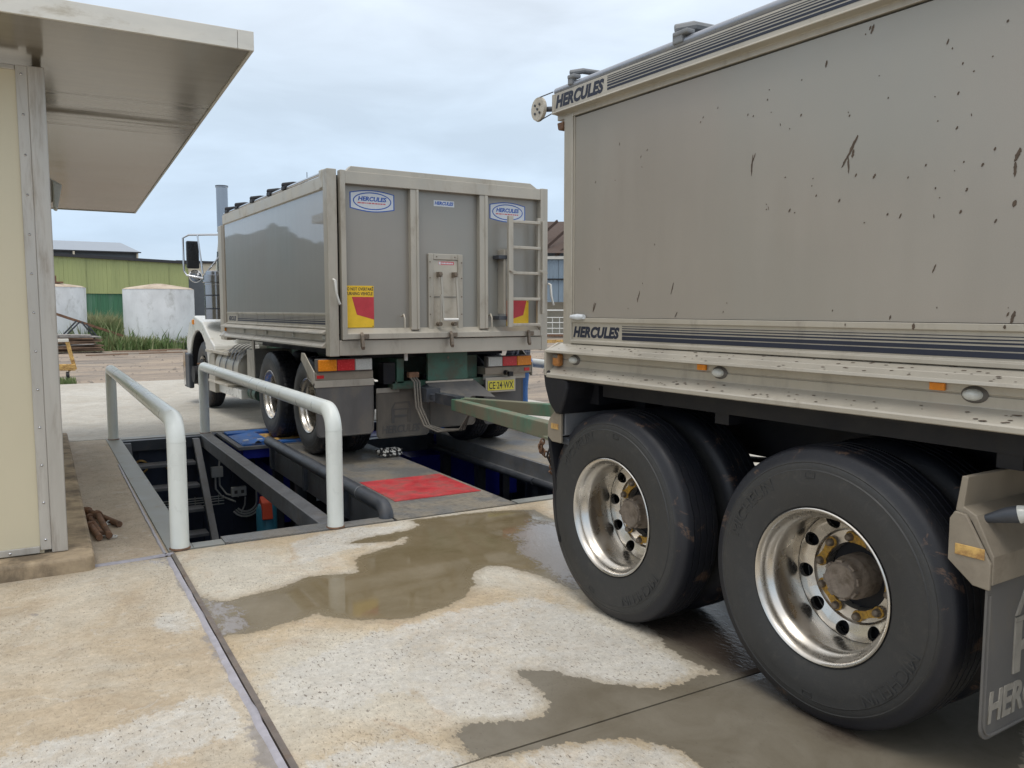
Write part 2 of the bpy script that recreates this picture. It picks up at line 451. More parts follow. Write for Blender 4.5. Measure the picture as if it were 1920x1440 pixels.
def grass_mat():
    t = NT('grass_blades')
    oi = t.n('ShaderNodeAttribute'); oi.attribute_name = 'tint'
    c = t.mix(oi.outputs['Fac'], (.105, .18, .055), (.36, .33, .18))
    t.l(c, t.b.inputs['Base Color'])
    t.b.inputs['Roughness'].default_value = .6
    return t.m
m_grass = grass_mat()

# ------------------------------------------------------------------ mesh helpers
class MB:
    def __init__(s):
        s.v, s.f, s.mi, s.k = [], [], [], 0
    def add(s, vs, fs):
        o = len(s.v)
        s.v += [tuple(x) for x in vs]
        s.f += [tuple(i + o for i in f) for f in fs]
        s.mi += [s.k] * len(fs)
        return s
    def box(s, x0, x1, y0, y1, z0, z1, T=None):
        vs = [(x, y, z) for z in (z0, z1) for y in (y0, y1) for x in (x0, x1)]
        if T is not None:
            vs = [T @ Vector(p) for p in vs]
        return s.add(vs, [(0, 2, 3, 1), (4, 5, 7, 6), (0, 1, 5, 4), (2, 6, 7, 3), (0, 4, 6, 2), (1, 3, 7, 5)])
    def bar(s, p0, p1, w, h, up=(0, 0, 1)):
        p0, p1 = Vector(p0), Vector(p1)
        d = p1 - p0; L = d.length; d.normalize()
        u = Vector(up); r = d.cross(u).normalized(); u = r.cross(d)
        T = Matrix((( *[r[0], d[0], u[0]], p0[0]), (r[1], d[1], u[1], p0[1]), (r[2], d[2], u[2], p0[2]), (0, 0, 0, 1)))
        return s.box(-w / 2, w / 2, 0, L, -h / 2, h / 2, T)
    def tube(s, pts, r, n=12, caps=True, radii=None):
        pts = [Vector(p) for p in pts]
        rings = []
        up = None
        for i, p in enumerate(pts):
            a = pts[max(0, i - 1)]; b = pts[min(len(pts) - 1, i + 1)]
            d = (b - a).normalized()
            if up is None:
                up = Vector((0, 0, 1)) if abs(d.z) < .9 else Vector((1, 0, 0))
            x = d.cross(up).normalized(); up = x.cross(d).normalized()
            rr = radii[i] if radii else r
            rings.append([p + (x * math.cos(2 * PI * k / n) + up * math.sin(2 * PI * k / n)) * rr for k in range(n)])
        vs = [q for R in rings for q in R]
        fs = []
        for i in range(len(rings) - 1):
            for k in range(n):
                a = i * n + k; b = i * n + (k + 1) % n
                fs.append((a, b, b + n, a + n))
        if caps:
            fs.append(tuple(range(n - 1, -1, -1)))
            fs.append(tuple((len(rings) - 1) * n + k for k in range(n)))
        return s.add(vs, fs)
    def prism(s, poly, axis, a0, a1):
        """poly of 2D points; axis 'x': (y,z), 'y': (x,z), 'z': (x,y)"""
        f = {'x': lambda p, a: (a, p[0], p[1]), 'y': lambda p, a: (p[0], a, p[1]), 'z': lambda p, a: (p[0], p[1], a)}[axis]
        n = len(poly)
        vs = [f(p, a0) for p in poly] + [f(p, a1) for p in poly]
        fs = [(i, (i + 1) % n, (i + 1) % n + n, i + n) for i in range(n)] + [tuple(range(n - 1, -1, -1)), tuple(range(n, 2 * n))]
        return s.add(vs, fs)
    def lathe(s, prof, n=48, c=(0, 0, 0), axis='x', zig=None, a0=0., a1=2 * PI):
        """prof: list of (along, radius)"""
        full = abs(a1 - a0 - 2 * PI) < 1e-6
        m = n if full else n + 1
        vs = []
        for j, (x, r) in enumerate(prof):
            for k in range(m):
                t = a0 + (a1 - a0) * k / n
                dx, dr = zig(j, k) if zig else (0, 0)
                if axis == 'x':
                    vs.append((c[0] + x + dx, c[1] + (r + dr) * math.cos(t), c[2] + (r + dr) * math.sin(t)))
                elif axis == 'z':
                    vs.append((c[0] + (r + dr) * math.cos(t), c[1] + (r + dr) * math.sin(t), c[2] + x + dx))
                else:
                    vs.append((c[0] + (r + dr) * math.cos(t), c[1] + x + dx, c[2] + (r + dr) * math.sin(t)))
        fs = []
        for j in range(len(prof) - 1):
            for k in range(n):
                a = j * m + k; b = j * m + ((k + 1) % m)
                fs.append((a, b, b + m, a + m))
        return s.add(vs, fs)
    def build(s, name, mat, parent=None, smooth=None, bevel=0., org=None, seg=2):
        me = D.meshes.new(name)
        me.from_pydata(s.v, [], s.f)
        bm = bmesh.new(); bm.from_mesh(me)
        bmesh.ops.recalc_face_normals(bm, faces=bm.faces)
        bm.to_mesh(me); bm.free()
        for m_ in (mat if isinstance(mat, (list, tuple)) else [mat]):
            me.materials.append(m_)
        if isinstance(mat, (list, tuple)):
            me.polygons.foreach_set('material_index', s.mi)
        return link(name, me, parent, smooth, bevel, org, seg)

ORG = {}
def link(name, me, parent=None, smooth=None, bevel=0., org=None, seg=2):
    if smooth:
        me.polygons.foreach_set('use_smooth', [True] * len(me.polygons))
        me.set_sharp_from_angle(angle=math.radians(smooth))
    o = D.objects.new(name, me)
    COL.objects.link(o)
    if parent is not None:
        g = ORG.get(parent.name, Vector((0, 0, 0)))
        me.transform(Matrix.Translation(-g))
        o.parent = parent
        ORG[o.name] = g
    elif org is not None:
        me.transform(Matrix.Translation(-Vector(org)))
        o.location = org
        ORG[o.name] = Vector(org)
    if bevel:
        b = o.modifiers.new('bevel', 'BEVEL')
        b.width = bevel; b.segments = seg; b.limit_method = 'ANGLE'; b.angle_limit = math.radians(40)
        b.harden_normals = False
    return o

def tag(o, label=None, cat=None, group=None, kind=None):
    if label: o['label'] = label
    if cat: o['category'] = cat
    if group: o['group'] = group
    if kind: o['kind'] = kind
    return o

def thing(name, label, cat, loc=(0, 0, 0), rz=0, group=None, worldbuild=True):
    o = D.objects.new(name, None)
    COL.objects.link(o)
    o.empty_display_size = .1
    o.location = loc; o.rotation_euler = (0, 0, rz)
    ORG[o.name] = Vector(loc) if worldbuild else Vector((0, 0, 0))
    return tag(o, label, cat, group)

def copy_tree(o, parent=None):
    c = o.copy(); COL.objects.link(c)
    c.parent = parent
    for ch in list(o.children):
        copy_tree(ch, c)
    return c

def text_mesh(s, w, h, depth=0., bold=.02, shear=.0, spacing=1., res=3):
    cu = D.curves.new('t', 'FONT')
    cu.body = s; cu.extrude = .05 if depth else 0; cu.offset = bold; cu.shear = shear; cu.space_character = spacing
    cu.resolution_u = res
    o = D.objects.new('t', cu); COL.objects.link(o)
    dg = bpy.context.evaluated_depsgraph_get(); dg.update()
    me = D.meshes.new_from_object(o.evaluated_get(dg))
    D.objects.remove(o)
    xs = [v.co.x for v in me.vertices]; ys = [v.co.y for v in me.vertices]
    x0, x1, y0, y1 = min(xs), max(xs), min(ys), max(ys)
    for v in me.vertices:
        v.co.x = (v.co.x - x0) / (x1 - x0) * w
        v.co.y = (v.co.y - y0) / (y1 - y0) * h
        v.co.z = v.co.z / .05 * depth / 2 if depth else 0
    return me

def frame_mat(o, right, up):
    r, u = Vector(right).normalized(), Vector(up).normalized()
    n = r.cross(u)
    return Matrix(((r.x, u.x, n.x, o[0]), (r.y, u.y, n.y, o[1]), (r.z, u.z, n.z, o[2]), (0, 0, 0, 1)))

def text(name, s, org, right, up, w, h, mat, parent, depth=.002, **k):
    me = text_mesh(s, w, h, depth, **k)
    me.transform(frame_mat(org, right, up))
    me.materials.clear(); me.materials.append(mat)
    return link(name, me, parent)

# local frame of the brake-test pit (rotated a little against the trucks)
PA = math.radians(2.3)
PO = (.95, 5.52, 0)
def pit_obj(o):
    o.location = PO; o.rotation_euler = (0, 0, -PA)
    return o
def W(a, b, z=0):
    return Vector((PO[0] + a * math.cos(PA) + b * math.sin(PA), PO[1] - a * math.sin(PA) + b * math.cos(PA), z))
# ================================================================== THE SETTING
import numpy as np
PUDDLE= [(1.598,-0.048),(1.605,-0.216),(1.495,-0.290),(1.325,-0.318),(1.200,-0.324),(1.086,-0.348),(1.018,-0.407),(1.142,-0.479),(1.282,-0.503),(1.405,-0.456),(1.330,-0.588),(1.170,-0.635),(1.004,-0.698),(0.918,-0.775),(0.892,-0.904),(0.864,-1.004),(0.778,-0.999),(0.675,-0.962),(0.581,-0.942),(0.464,-1.010),(0.371,-1.050),(0.248,-1.085),(0.168,-1.088),(0.106,-1.123),(0.020,-1.065),(-0.046,-0.875),(-0.065,-0.300),(-0.116,-0.794),(-0.103,-1.102),(-0.040,-1.618),(0.028,-1.614),(0.143,-1.630),(0.285,-1.595),(0.399,-1.565),(0.453,-1.530),(0.482,-1.613),(0.545,-1.689),(0.661,-1.766),(0.750,-1.825),(0.861,-1.834),(1.056,-1.794),(1.230,-1.695),(1.351,-1.568),(1.426,-1.398),(1.567,-1.288),(1.655,-1.339),(1.709,-1.450),(1.756,-1.612),(1.779,-1.734),(1.782,-1.900),(1.858,-1.935),(1.790,-2.313),(1.796,-2.598),(1.716,-2.768),(1.702,-2.926),(1.744,-3.086),(1.613,-3.057),(1.425,-3.072),(1.284,-2.934),(1.170,-2.787),(1.140,-2.710),(1.006,-2.620),(0.966,-2.680),(0.991,-2.819),(0.966,-2.926),(0.881,-3.025),(0.764,-2.990),(0.619,-2.920),(0.531,-2.972),(0.522,-3.068),(0.526,-3.142),(0.590,-3.180),(0.826,-3.224),(1.068,-3.314),(1.165,-3.434),(1.160,-3.626),(0.927,-4.202),(2.108,-4.136),(3.582,-3.355),(3.436,-2.803),(3.314,-2.164),(3.699,-0.791),(3.379,-0.177),(2.525,-0.583),(2.563,-0.230),(2.251,-0.108)]
RESIDUE= [(-0.065,0.281),(-0.063,-0.103),(-0.061,-0.827),(-0.045,-1.136),(-0.049,-1.337),(-0.036,-1.840),(-0.041,-2.240),(-0.044,-2.535),(-0.019,-2.850),(-0.032,-2.947),(-0.093,-2.912),(-0.136,-2.858),(-0.170,-2.763),(-0.133,-2.722),(-0.140,-2.568),(-0.095,-2.468),(-0.091,-2.394),(-0.101,-2.226),(-0.099,-2.026),(-0.110,-1.797),(-0.109,-1.578),(-0.080,-1.286),(-0.093,-1.108),(-0.092,-0.887),(-0.121,-0.711),(-0.073,-0.482),(-0.110,-0.274),(-0.143,-0.157)]
FILM= [(-0.046,-0.875),(0.020,-1.065),(0.106,-1.123),(0.129,-1.375),(0.128,-1.566),(0.028,-1.614),(-0.040,-1.618)]
FILM2= [(2.366,-0.495),(2.535,-0.662),(2.505,-0.973),(1.833,-1.929),(1.799,-1.703),(1.828,-1.497),(1.871,-1.176),(2.033,-0.761)]
SPLATS=[(2.280,2.167,2.301,2.125,0.0040),(2.301,2.128,2.298,2.082,0.0040),(1.825,2.158,1.860,2.093,0.0120),(1.857,2.101,1.885,2.054,0.0080),(1.860,2.093,1.856,2.030,0.0070),(1.839,2.111,1.844,2.083,0.0100),(1.778,2.520,1.789,2.490,0.0080),(1.790,2.518,1.795,2.504,0.0060),(1.810,2.498,1.808,2.492,0.0040),(1.962,2.446,1.967,2.421,0.0070),(1.514,2.401,1.519,2.384,0.0060),(1.500,2.371,1.501,2.365,0.0040),(1.279,2.026,1.294,1.988,0.0120),(1.292,1.987,1.291,1.943,0.0090),(1.286,1.875,1.291,1.854,0.0110),(2.068,2.404,2.071,2.399,0.0047),(2.219,2.401,2.222,2.397,0.0045),(2.227,2.365,2.230,2.361,0.0045),(2.324,2.326,2.326,2.323,0.0042),(2.296,2.316,2.298,2.313,0.0042),(2.207,2.313,2.209,2.310,0.0041),(2.065,2.278,2.071,2.269,0.0057),(2.117,2.235,2.120,2.231,0.0045),(1.865,2.246,1.867,2.242,0.0045),(1.859,2.235,1.863,2.228,0.0052),(1.713,2.264,1.716,2.259,0.0049),(1.750,2.344,1.752,2.341,0.0042),(1.463,2.317,1.467,2.310,0.0057),(1.428,2.284,1.430,2.279,0.0049),(1.373,2.314,1.375,2.310,0.0047),(1.333,2.408,1.338,2.400,0.0061),(1.472,2.230,1.477,2.220,0.0061),(1.536,2.154,1.538,2.150,0.0047),(1.471,2.124,1.476,2.114,0.0061),(1.351,2.040,1.356,2.030,0.0064),(1.445,2.013,1.448,2.007,0.0049),(1.385,1.998,1.391,1.987,0.0066),(1.569,2.022,1.573,2.014,0.0054),(1.533,1.943,1.536,1.936,0.0052),(1.430,1.928,1.436,1.917,0.0066),(1.446,1.862,1.452,1.850,0.0066),(1.337,1.824,1.343,1.812,0.0069),(1.629,1.990,1.632,1.983,0.0052),(1.750,2.015,1.759,1.999,0.0076),(1.824,2.026,1.830,2.015,0.0061),(2.130,2.056,2.134,2.051,0.0047),(2.004,2.034,2.007,2.030,0.0045),(2.008,2.008,2.011,2.004,0.0045),(1.987,1.972,1.992,1.964,0.0052),(1.887,1.945,1.894,1.934,0.0061),(2.217,1.944,2.220,1.939,0.0045),(2.218,1.963,2.220,1.959,0.0042),(2.103,1.933,2.111,1.920,0.0064),(2.082,1.918,2.085,1.913,0.0045),(1.697,1.877,1.702,1.868,0.0057),(1.785,1.854,1.788,1.850,0.0045),(1.518,1.909,1.520,1.906,0.0042),(1.474,1.988,1.475,1.985,0.0041),(1.549,2.232,1.551,2.229,0.0042),(3.289,1.582,3.312,1.536,0.0060),(2.704,1.538,2.719,1.514,0.0050),(2.974,1.607,2.972,1.583,0.0040),(3.039,1.556,3.039,1.551,0.0030),(2.431,1.543,2.431,1.536,0.0040),(1.901,1.549,1.904,1.542,0.0040),(1.672,1.530,1.676,1.515,0.0060),(1.270,1.545,1.280,1.507,0.0110),(1.287,1.542,1.293,1.528,0.0050),(1.290,1.556,1.289,1.553,0.0030),(1.578,1.504,1.579,1.482,0.0100),(1.836,1.500,1.836,1.490,0.0050),(1.288,1.503,1.289,1.491,0.0080),(2.567,2.366,2.572,2.358,0.0035),(2.582,2.349,2.587,2.341,0.0035),(2.323,2.329,2.327,2.321,0.0035),(2.295,2.318,2.299,2.311,0.0035),(2.485,2.389,2.489,2.381,0.0035),(2.959,2.263,2.965,2.254,0.0035),(3.480,2.367,3.487,2.357,0.0035),(3.298,2.190,3.304,2.180,0.0035),(2.226,2.367,2.229,2.359,0.0035),(2.917,2.286,2.922,2.278,0.0035),(3.300,1.585,3.312,1.542,0.0050),(2.956,1.638,2.970,1.595,0.0050),(2.731,1.669,2.747,1.617,0.0050),(2.294,2.164,2.299,2.081,0.0050),(1.521,1.696,1.532,1.668,0.0050),(1.649,1.871,1.656,1.854,0.0050)]


OIL_SHADE = [ [(1.76,-2.44),(2.03,-2.45),(2.38,-2.43),(2.22,-2.73),(2.09,-3.09),(1.89,-3.54),(1.80,-3.81),(1.69,-3.70),(1.76,-3.41),(1.79,-3.19),(1.77,-3.03),(1.77,-2.73)] ]  # outline of the oily streak and painted shade under the trailer
PALE_L = [ [(-0.99,-2.30),(-0.74,-2.28),(-0.56,-2.26),(-0.41,-2.25),(-0.25,-2.18),(-0.11,-2.22),(-0.10,-2.46),(-0.17,-2.59),(-0.37,-2.64),(-0.52,-2.64),(-0.97,-2.62)] , [(-0.24,-1.13),(-0.13,-1.15),(-0.09,-1.46),(-0.21,-1.47),(-0.31,-1.30)] ]
PALE_R = [ [(-0.03,-2.22),(0.21,-2.06),(0.50,-1.95),(0.80,-1.88),(1.23,-1.86),(1.56,-1.86),(1.63,-2.22),(1.67,-2.63),(1.68,-2.98),(1.44,-3.06),(1.25,-2.90),(1.00,-2.81),(0.93,-2.96),(0.77,-2.98),(0.61,-2.89),(0.50,-2.58),(0.24,-2.58),(0.06,-2.47)] , [(-0.02,-2.90),(0.15,-2.84),(0.35,-2.90),(0.50,-3.07),(0.51,-3.28)] , [(0.59,-3.18),(0.83,-3.22),(1.07,-3.31),(1.16,-3.43),(1.16,-3.63),(0.75,-3.49)] , [(1.09,-0.01),(1.52,-0.17),(1.15,-0.50),(0.59,-0.70),(0.66,-0.22)] ]
HILL46 =  [(213.2,20.2),(209.2,20.3),(206.0,20.3),(201.6,19.8),(196.9,19.1),(190.0,19.3),(183.5,19.3),(179.4,19.4),(177.4,19.7),(173.5,19.6),(169.8,19.2),(164.6,17.8),(159.6,16.4),(155.6,15.1),(151.8,14.3),(146.6,14.2),(142.5,13.3),(140.5,12.8)]
HILL40 =  [(189.4,15.1),(182.9,15.0),(176.3,14.9),(170.1,15.0),(162.3,15.5),(155.2,15.5),(150.2,15.1),(145.5,14.5),(138.2,13.3),(131.5,12.2),(125.9,11.2),(124.1,10.9)]

def sdf(px, py, poly):
    P = np.array(poly); n = len(P)
    d = np.full(px.shape, 1e9); s = np.ones(px.shape)
    for i in range(n):
        a = P[i]; b = P[i - 1]
        e = b - a
        wx, wy = px - a[0], py - a[1]
        t = np.clip((wx * e[0] + wy * e[1]) / (e @ e + 1e-12), 0, 1)
        dx, dy = wx - e[0] * t, wy - e[1] * t
        d = np.minimum(d, dx * dx + dy * dy)
        c1 = py >= a[1]; c2 = py < b[1]; c3 = e[0] * wy > e[1] * wx
        flip = (c1 & c2 & c3) | (~c1 & ~c2 & ~c3)
        s = np.where(flip, -s, s)
    return -s * np.sqrt(d)        # positive inside

def slab(name, a0, a1, b0, b1, mat, step=None, masks=None, top=0., thick=.12, bev=.006):
    if step is None:
        m = MB(); m.box(a0, a1, b0, b1, top - thick, top)
        return tag(pit_obj(m.build(name, mat, bevel=bev)), kind='structure')
    na, nb = max(2, int((a1 - a0) / step)), max(2, int((b1 - b0) / step))
    A, B = np.meshgrid(np.linspace(a0, a1, na + 1), np.linspace(b0, b1, nb + 1))
    n0 = A.size
    vs = np.stack([A.ravel(), B.ravel(), np.full(n0, top)], 1)
    # rim: slightly rounded edge
    idx = np.arange(n0).reshape(nb + 1, na + 1)
    f = np.stack([idx[:-1, :-1], idx[:-1, 1:], idx[1:, 1:], idx[1:, :-1]], -1).reshape(-1, 4).tolist()
    loop = list(idx[0, :]) + list(idx[1:, -1]) + list(idx[-1, -2::-1]) + list(idx[-2:0:-1, 0])
    low = [(vs[i][0], vs[i][1], top - thick) for i in loop]
    allv = vs.tolist() + low
    L = len(loop)
    for i in range(L):
        j = (i + 1) % L
        f.append((int(loop[i]), n0 + i, n0 + j, int(loop[j])))
    for i in loop:
        allv[i][2] -= .004
    me = D.meshes.new(name)
    me.from_pydata(allv, [], f)
    me.materials.append(mat)
    for k, polys in (masks or {}).items():
        best = np.full(n0, -.5)
        for pl in polys:
            best = np.maximum(best, sdf(vs[:, 0], vs[:, 1], pl))
        vals = np.concatenate([np.clip(best + .5, 0, 1), np.zeros(L)]).astype(np.float32)
        at = me.attributes.new(k, 'FLOAT', 'POINT')
        at.data.foreach_set('value', vals)
    o = link(name, me)
    return tag(pit_obj(o), kind='structure')

LEAK = [(.9, -3.2), (1.2, -3.1), (2.2, -3.0), (3.6, -3.1), (9, -3), (9, -1.2), (2.9, -1.2), (2.5, -1.9)]
mk = {'wet': [PUDDLE], 'res': [RESIDUE], 'film': [FILM, FILM2], 'pale': PALE_R, 'oil_shade': OIL_SHADE}
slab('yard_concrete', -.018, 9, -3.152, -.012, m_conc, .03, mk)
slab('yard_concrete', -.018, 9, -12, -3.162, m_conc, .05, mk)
slab('yard_concrete', -9, -.05, -12, -.105, m_conc_l, .035, {'res': [RESIDUE, [(-0.83, -0.79), (-0.78, -0.78), (-0.74, -0.84), (-0.77, -0.88), (-0.82, -0.86)]], 'pale': PALE_L, 'film': [[(-.5, -.13), (-.1, -.13), (-.1, -.3), (-.2, -.22)]]})
slab('path', -.50, -.052, -.085, 5.30, m_conc_p, .04, {'wet': [[(-.5, 3.2), (-.30, 3.6), (-.28, 4.6), (-.5, 4.9)]] if False else [[(-9, -9), (-8.9, -9), (-9, -8.9)]]})
slab('yard_concrete', -10, 6.6, 5.31, 13.75, m_conc_f)
slab('yard_concrete', 5.11, 6.6, -.005, 5.30, m_conc_f)
# dirt yard reaching the horizon, with an opening under the concrete
def ground():
    def axis(lo, hi, h0, h1):
        L = [-900, -300, -120, -60, -30, -18]
        L = [v for v in L if v < lo - 1] + [lo]
        L += [h0 + (h1 - h0) * i / 8 for i in range(9)]
        x = hi
        L += [v for v in np.linspace(h1 + .3, 30, 60)] + [36, 45, 60, 100, 300, 900]
        return sorted(set(round(float(v), 3) for v in L))
    X = axis(-11, 6.5, -9.9, 6.5); Y = [-900, -300, -100, -40, -20, -11.9] + [float(v) for v in np.linspace(-8, 13.6, 9)] + [float(v) for v in np.linspace(14.0, 44, 110)] + [60, 100, 300, 900]
    vs, fs = [], []
    for y in Y:
        for x in X:
            d = max(0, y - 13.8, x - 6.7)
            k = min(1, d / 2) if (y < 60 and abs(x) < 40) else 0
            z = -.03 + k * (.05 * noise.noise(Vector((x * .5, y * .9, 0))) + .03 * noise.noise(Vector((x * 2, y * 2.5, 3))))
            vs.append((x, y, z))
    nx = len(X)
    for j in range(len(Y) - 1):
        for i in range(nx - 1):
            cx, cy = (X[i] + X[i + 1]) / 2, (Y[j] + Y[j + 1]) / 2
            if -9.95 < cx < 6.45 and -11.9 < cy < 13.6:
                continue
            a = j * nx + i
            fs.append((a, a + 1, a + nx + 1, a + nx))
    m = MB(); m.add(vs, fs)
    o = m.build('ground', m_dirt, smooth=60)
    return tag(pit_obj(o), kind='structure')
ground()
# joint strip: steel edge angle and grey sealant
m = MB(); m.box(-.046, -.0215, -12, -.013, -.05, .004)
tag(pit_obj(m.build('expansion_joint', m_edge)), kind='structure')
def ragged(pts, wl, wr, z0, z1, name, mat, seed=0, step=.06):
    m = MB(); rnd = random.Random(seed)
    vs = []
    P = [Vector((*p, 0)) for p in pts]
    L = []
    for i in range(len(P) - 1):
        n = max(1, int((P[i + 1] - P[i]).length / step))
        L += [P[i].lerp(P[i + 1], k / n) for k in range(n)]
    L.append(P[-1])
    for i, p in enumerate(L):
        d = (L[min(i + 1, len(L) - 1)] - L[max(i - 1, 0)]).normalized()
        n = Vector((d.y, -d.x, 0))
        a = wl * (.75 + .9 * abs(noise.noise(Vector((i * .27, seed, 0))))) ; b = wr * (.75 + .9 * abs(noise.noise(Vector((i * .31, seed + 5, 0)))))
        for q, z in ((p - n * a, z0), (p - n * a * .6, z1), (p + n * b * .6, z1), (p + n * b, z0)):
            vs.append((q.x, q.y, z))
    fs = []
    for i in range(len(L) - 1):
        for k in range(3):
            fs.append((i * 4 + k, i * 4 + k + 1, i * 4 + k + 5, i * 4 + k + 4))
    m.add(vs, fs)
    return tag(pit_obj(m.build(name, mat, smooth=60)), kind='structure')
ragged([(-.068, -12), (-.066, -6), (-.063, -3), (-.062, -1.5), (-.062, -.15)], .024, .016, -.004, .007, 'joint_sealant', m_seal, 1)
ragged([(-.075, -.11), (-.075, 1.0), (-.07, 2.2), (-.062, 3.4)], .014, .010, -.004, .008, 'joint_sealant', m_seal, 2)
ragged([(-.50, -.10), (-.40, -.098), (-.2, -.09), (-.08, -.075), (-.03, -.07)], .026, .018, -.004, .008, 'joint_sealant', m_seal, 3)

# ------------------------------------------------------------------ the pit
m = MB()
wa0, wa1, wb0, wb1, zf = .105, 5.05, .06, 5.16, -1.75
for (x0, x1, y0, y1) in ((wa0 - .1, wa0, wb0 - .05, wb1 + .1), (wa1, wa1 + .055, wb0 - .05, wb1 + .1), (wa0, wa1, wb0 - .06, wb0), (wa0, wa1, wb1, wb1 + .12)):
    m.box(x0, x1, y0, y1, zf - .05, -.012)
# pressed ribs of the lining
for i in range(14):
    x = wa0 + .18 + i * .36
    m.box(x, x + .05, wb1 - .03, wb1 + .01, zf, -.1)
for i in range(12):
    y = wb0 + .3 + i * .4
    m.box(wa0 - .01, wa0 + .03, y, y + .05, zf, -.1)
    m.box(wa1 - .03, wa1 + .01, y, y + .05, zf, -.1)
tag(pit_obj(m.build('pit_wall', m_pit)), kind='structure')
m = MB(); m.box(wa0 - .1, wa1 + .06, wb0 - .1, wb1 + .1, zf - .1, zf)
tag(pit_obj(m.build('pit_floor', m_pit)), kind='structure')

def pthing(name, label, cat, group=None):
    o = thing(name, label, cat, PO, -PA, group, worldbuild=False)
    return o
fr = pthing('pit_edge_frame', 'flat grey steel frame let into the concrete round the edge of the inspection pit', 'frame')
m = MB(); m.box(-.05, .104, -.004, 5.30, -.05, .005); m.build('side_plate', m_frame, fr, bevel=.003)
m = MB(); m.box(.106, .30, -.002, .12, -.05, .004); m.build('corner_plate', m_frame, fr, bevel=.002)
m = MB(); m.box(.302, 1.0, -.006, .17, -.04, .009); m.build('tread_plate', m_kerbplate, fr, bevel=.003)
m = MB(); m.box(1.002, 1.50, -.002, .13, -.05, .005); m.build('tread_plate', m_kerbplate, fr, bevel=.002)
m = MB(); m.box(2.56, 3.60, -.004, .11, -.05, .005); m.build('cross_plate', m_frame, fr, bevel=.002)
m = MB(); m.box(.106, 1.14, 5.12, 5.30, -.05, .005); m.build('cross_plate', m_frame, fr, bevel=.002)
m = MB(); m.box(4.70, 5.10, -.004, .12, -.05, .005); m.build('cross_plate', m_frame, fr, bevel=.002)
m = MB(); m.box(5.0, 5.104, .125, 5.30, -.05, .005); m.build('side_plate', m_beam, fr, bevel=.002)
m = MB(); m.box(.106, 1.15, 5.0, 5.118, -.13, -.004); m.build('cross_beam', m_steel_dk, fr, bevel=.003)

o = MB(); o.box(.985, 1.115, .13, 5.118, -.135, .010)
bm_ = pit_obj(o.build('steel_beam', m_beam, bevel=.006))
tag(bm_, 'long square grey steel beam spanning the pit beside the stairs', 'beam')

st = pthing('pit_stairs', 'dark grey steel stairs going down into the left bay of the pit', 'stairs')
for a in (.115, .875):
    m = MB(); m.prism([(4.99, -.02), (4.90, -.02), (3.05, -1.75), (3.14, -1.75)], 'x', a, a + .075)
    m.build('stringer', m_beam if a > .5 else m_steel_dk, st, bevel=.002)
for i in range(6):
    y = 4.93 - .245 * i; z = -.27 - .232 * i
    m = MB(); m.box(.191, .874, y - .19, y + .03, z - .035, z)
    m.build('tread', m_beam, st, bevel=.003)

def track(a0, lab, redlab):
    t = pthing('wheel_track', lab, 'steel deck', 'steel wheel tracks over the pit')
    m = MB(); m.box(a0, a0 + 1.02, -.004, 3.80, -.02, .006); m.build('deck_plate', m_deck, t, bevel=.003)
    m = MB(); m.box(a0, a0 + .02, 0.02, 3.80, -.24, -.022); m.box(a0 + 1.0, a0 + 1.02, .12, 3.80, -.24, -.022)
    m.build('side_channel', m_beam, t, bevel=.002)
    m = MB(); m.box(a0 + .2, a0 + .98, .52, 1.36, .0065, .010); m.build('red_panel', m_redpaint, t)
    for y in (.14, 1.45, 2.75, 3.68):
        for x in (a0 + .02, a0 + .88):
            m = MB(); m.box(x, x + .1, y, y + .1, zf, -.022); m.build('leg', m_steel_dk, t)
    return t
t1 = track(1.52, 'tread plate wheel track with a worn red patch left of the open centre bay', '')
t2 = track(3.63, 'tread plate wheel track right of the open centre bay, under the right truck wheels', '')
m = MB(); m.box(3.605, 3.628, .12, 3.8, -.16, .004); m.box(3.53, 3.605, .12, 3.8, -.165, -.150)
m.build('flange_plate', m_beam, t2, bevel=.003)
m = MB(); m.tube([(3.525, .12, -.165), (3.525, 1.30, -.165)], .032, 12); m.tube([(3.525, 1.33, -.168), (3.525, 3.8, -.168)], .034, 12)
m.build('flange_pipe', m_steel_dk, t2, smooth=40)

# kerb pipe along the left wheel track
def bendpath(p0, p1, p2, r, n=8):
    p0, p1, p2 = Vector(p0), Vector(p1), Vector(p2)
    a = (p0 - p1).normalized(); b = (p2 - p1).normalized()
    L = []
    s0, s1 = p1 + a * r, p1 + b * r
    for i in range(n + 1):
        t = i / n * PI / 2
        L.append(p1 + a * r * (1 - math.sin(t)) + b * r * (1 - math.cos(t)))
    return L
m = MB()
pth = [Vector((1.475, .09, -.10))] + bendpath((1.475, .09, -.10), (1.475, .09, .085), (1.475, 3.6, .085), .11) + [Vector((1.475, 3.62, .085))]
m.tube(pth, .056, 20)
kp = thing('guide_pipe', 'dark grey steel pipe kerb with a bent down near end, running beside the red patch', 'pipe', PO, -PA, None, False)
m.build('pipe', m_steel_dk, kp, smooth=50)
m = MB(); m.tube([(1.475, .62, .085), (1.475, .64, .085)], .059, 20); m.build('weld_collar', m_beam, kp, smooth=50)
for y in (1.0, 2.2, 3.45):
    m = MB(); m.box(1.455, 1.495, y, y + .05, -.2, .04); m.build('bracket', m_steel_dk, kp)
kp2 = thing('guide_pipe', 'dark grey pipe kerb on the far outer edge of the right wheel track', 'pipe', PO, -PA, None, False)
m = MB(); m.tube([(4.70, .1, .085), (4.70, 3.62, .085)], .056, 16); m.build('pipe', m_steel_dk, kp2, smooth=50)
m = MB(); m.box(4.68, 4.72, 1.0, 1.05, -.2, .04); m.box(4.68, 4.72, 3.4, 3.45, -.2, .04); m.build('bracket', m_steel_dk, kp2)

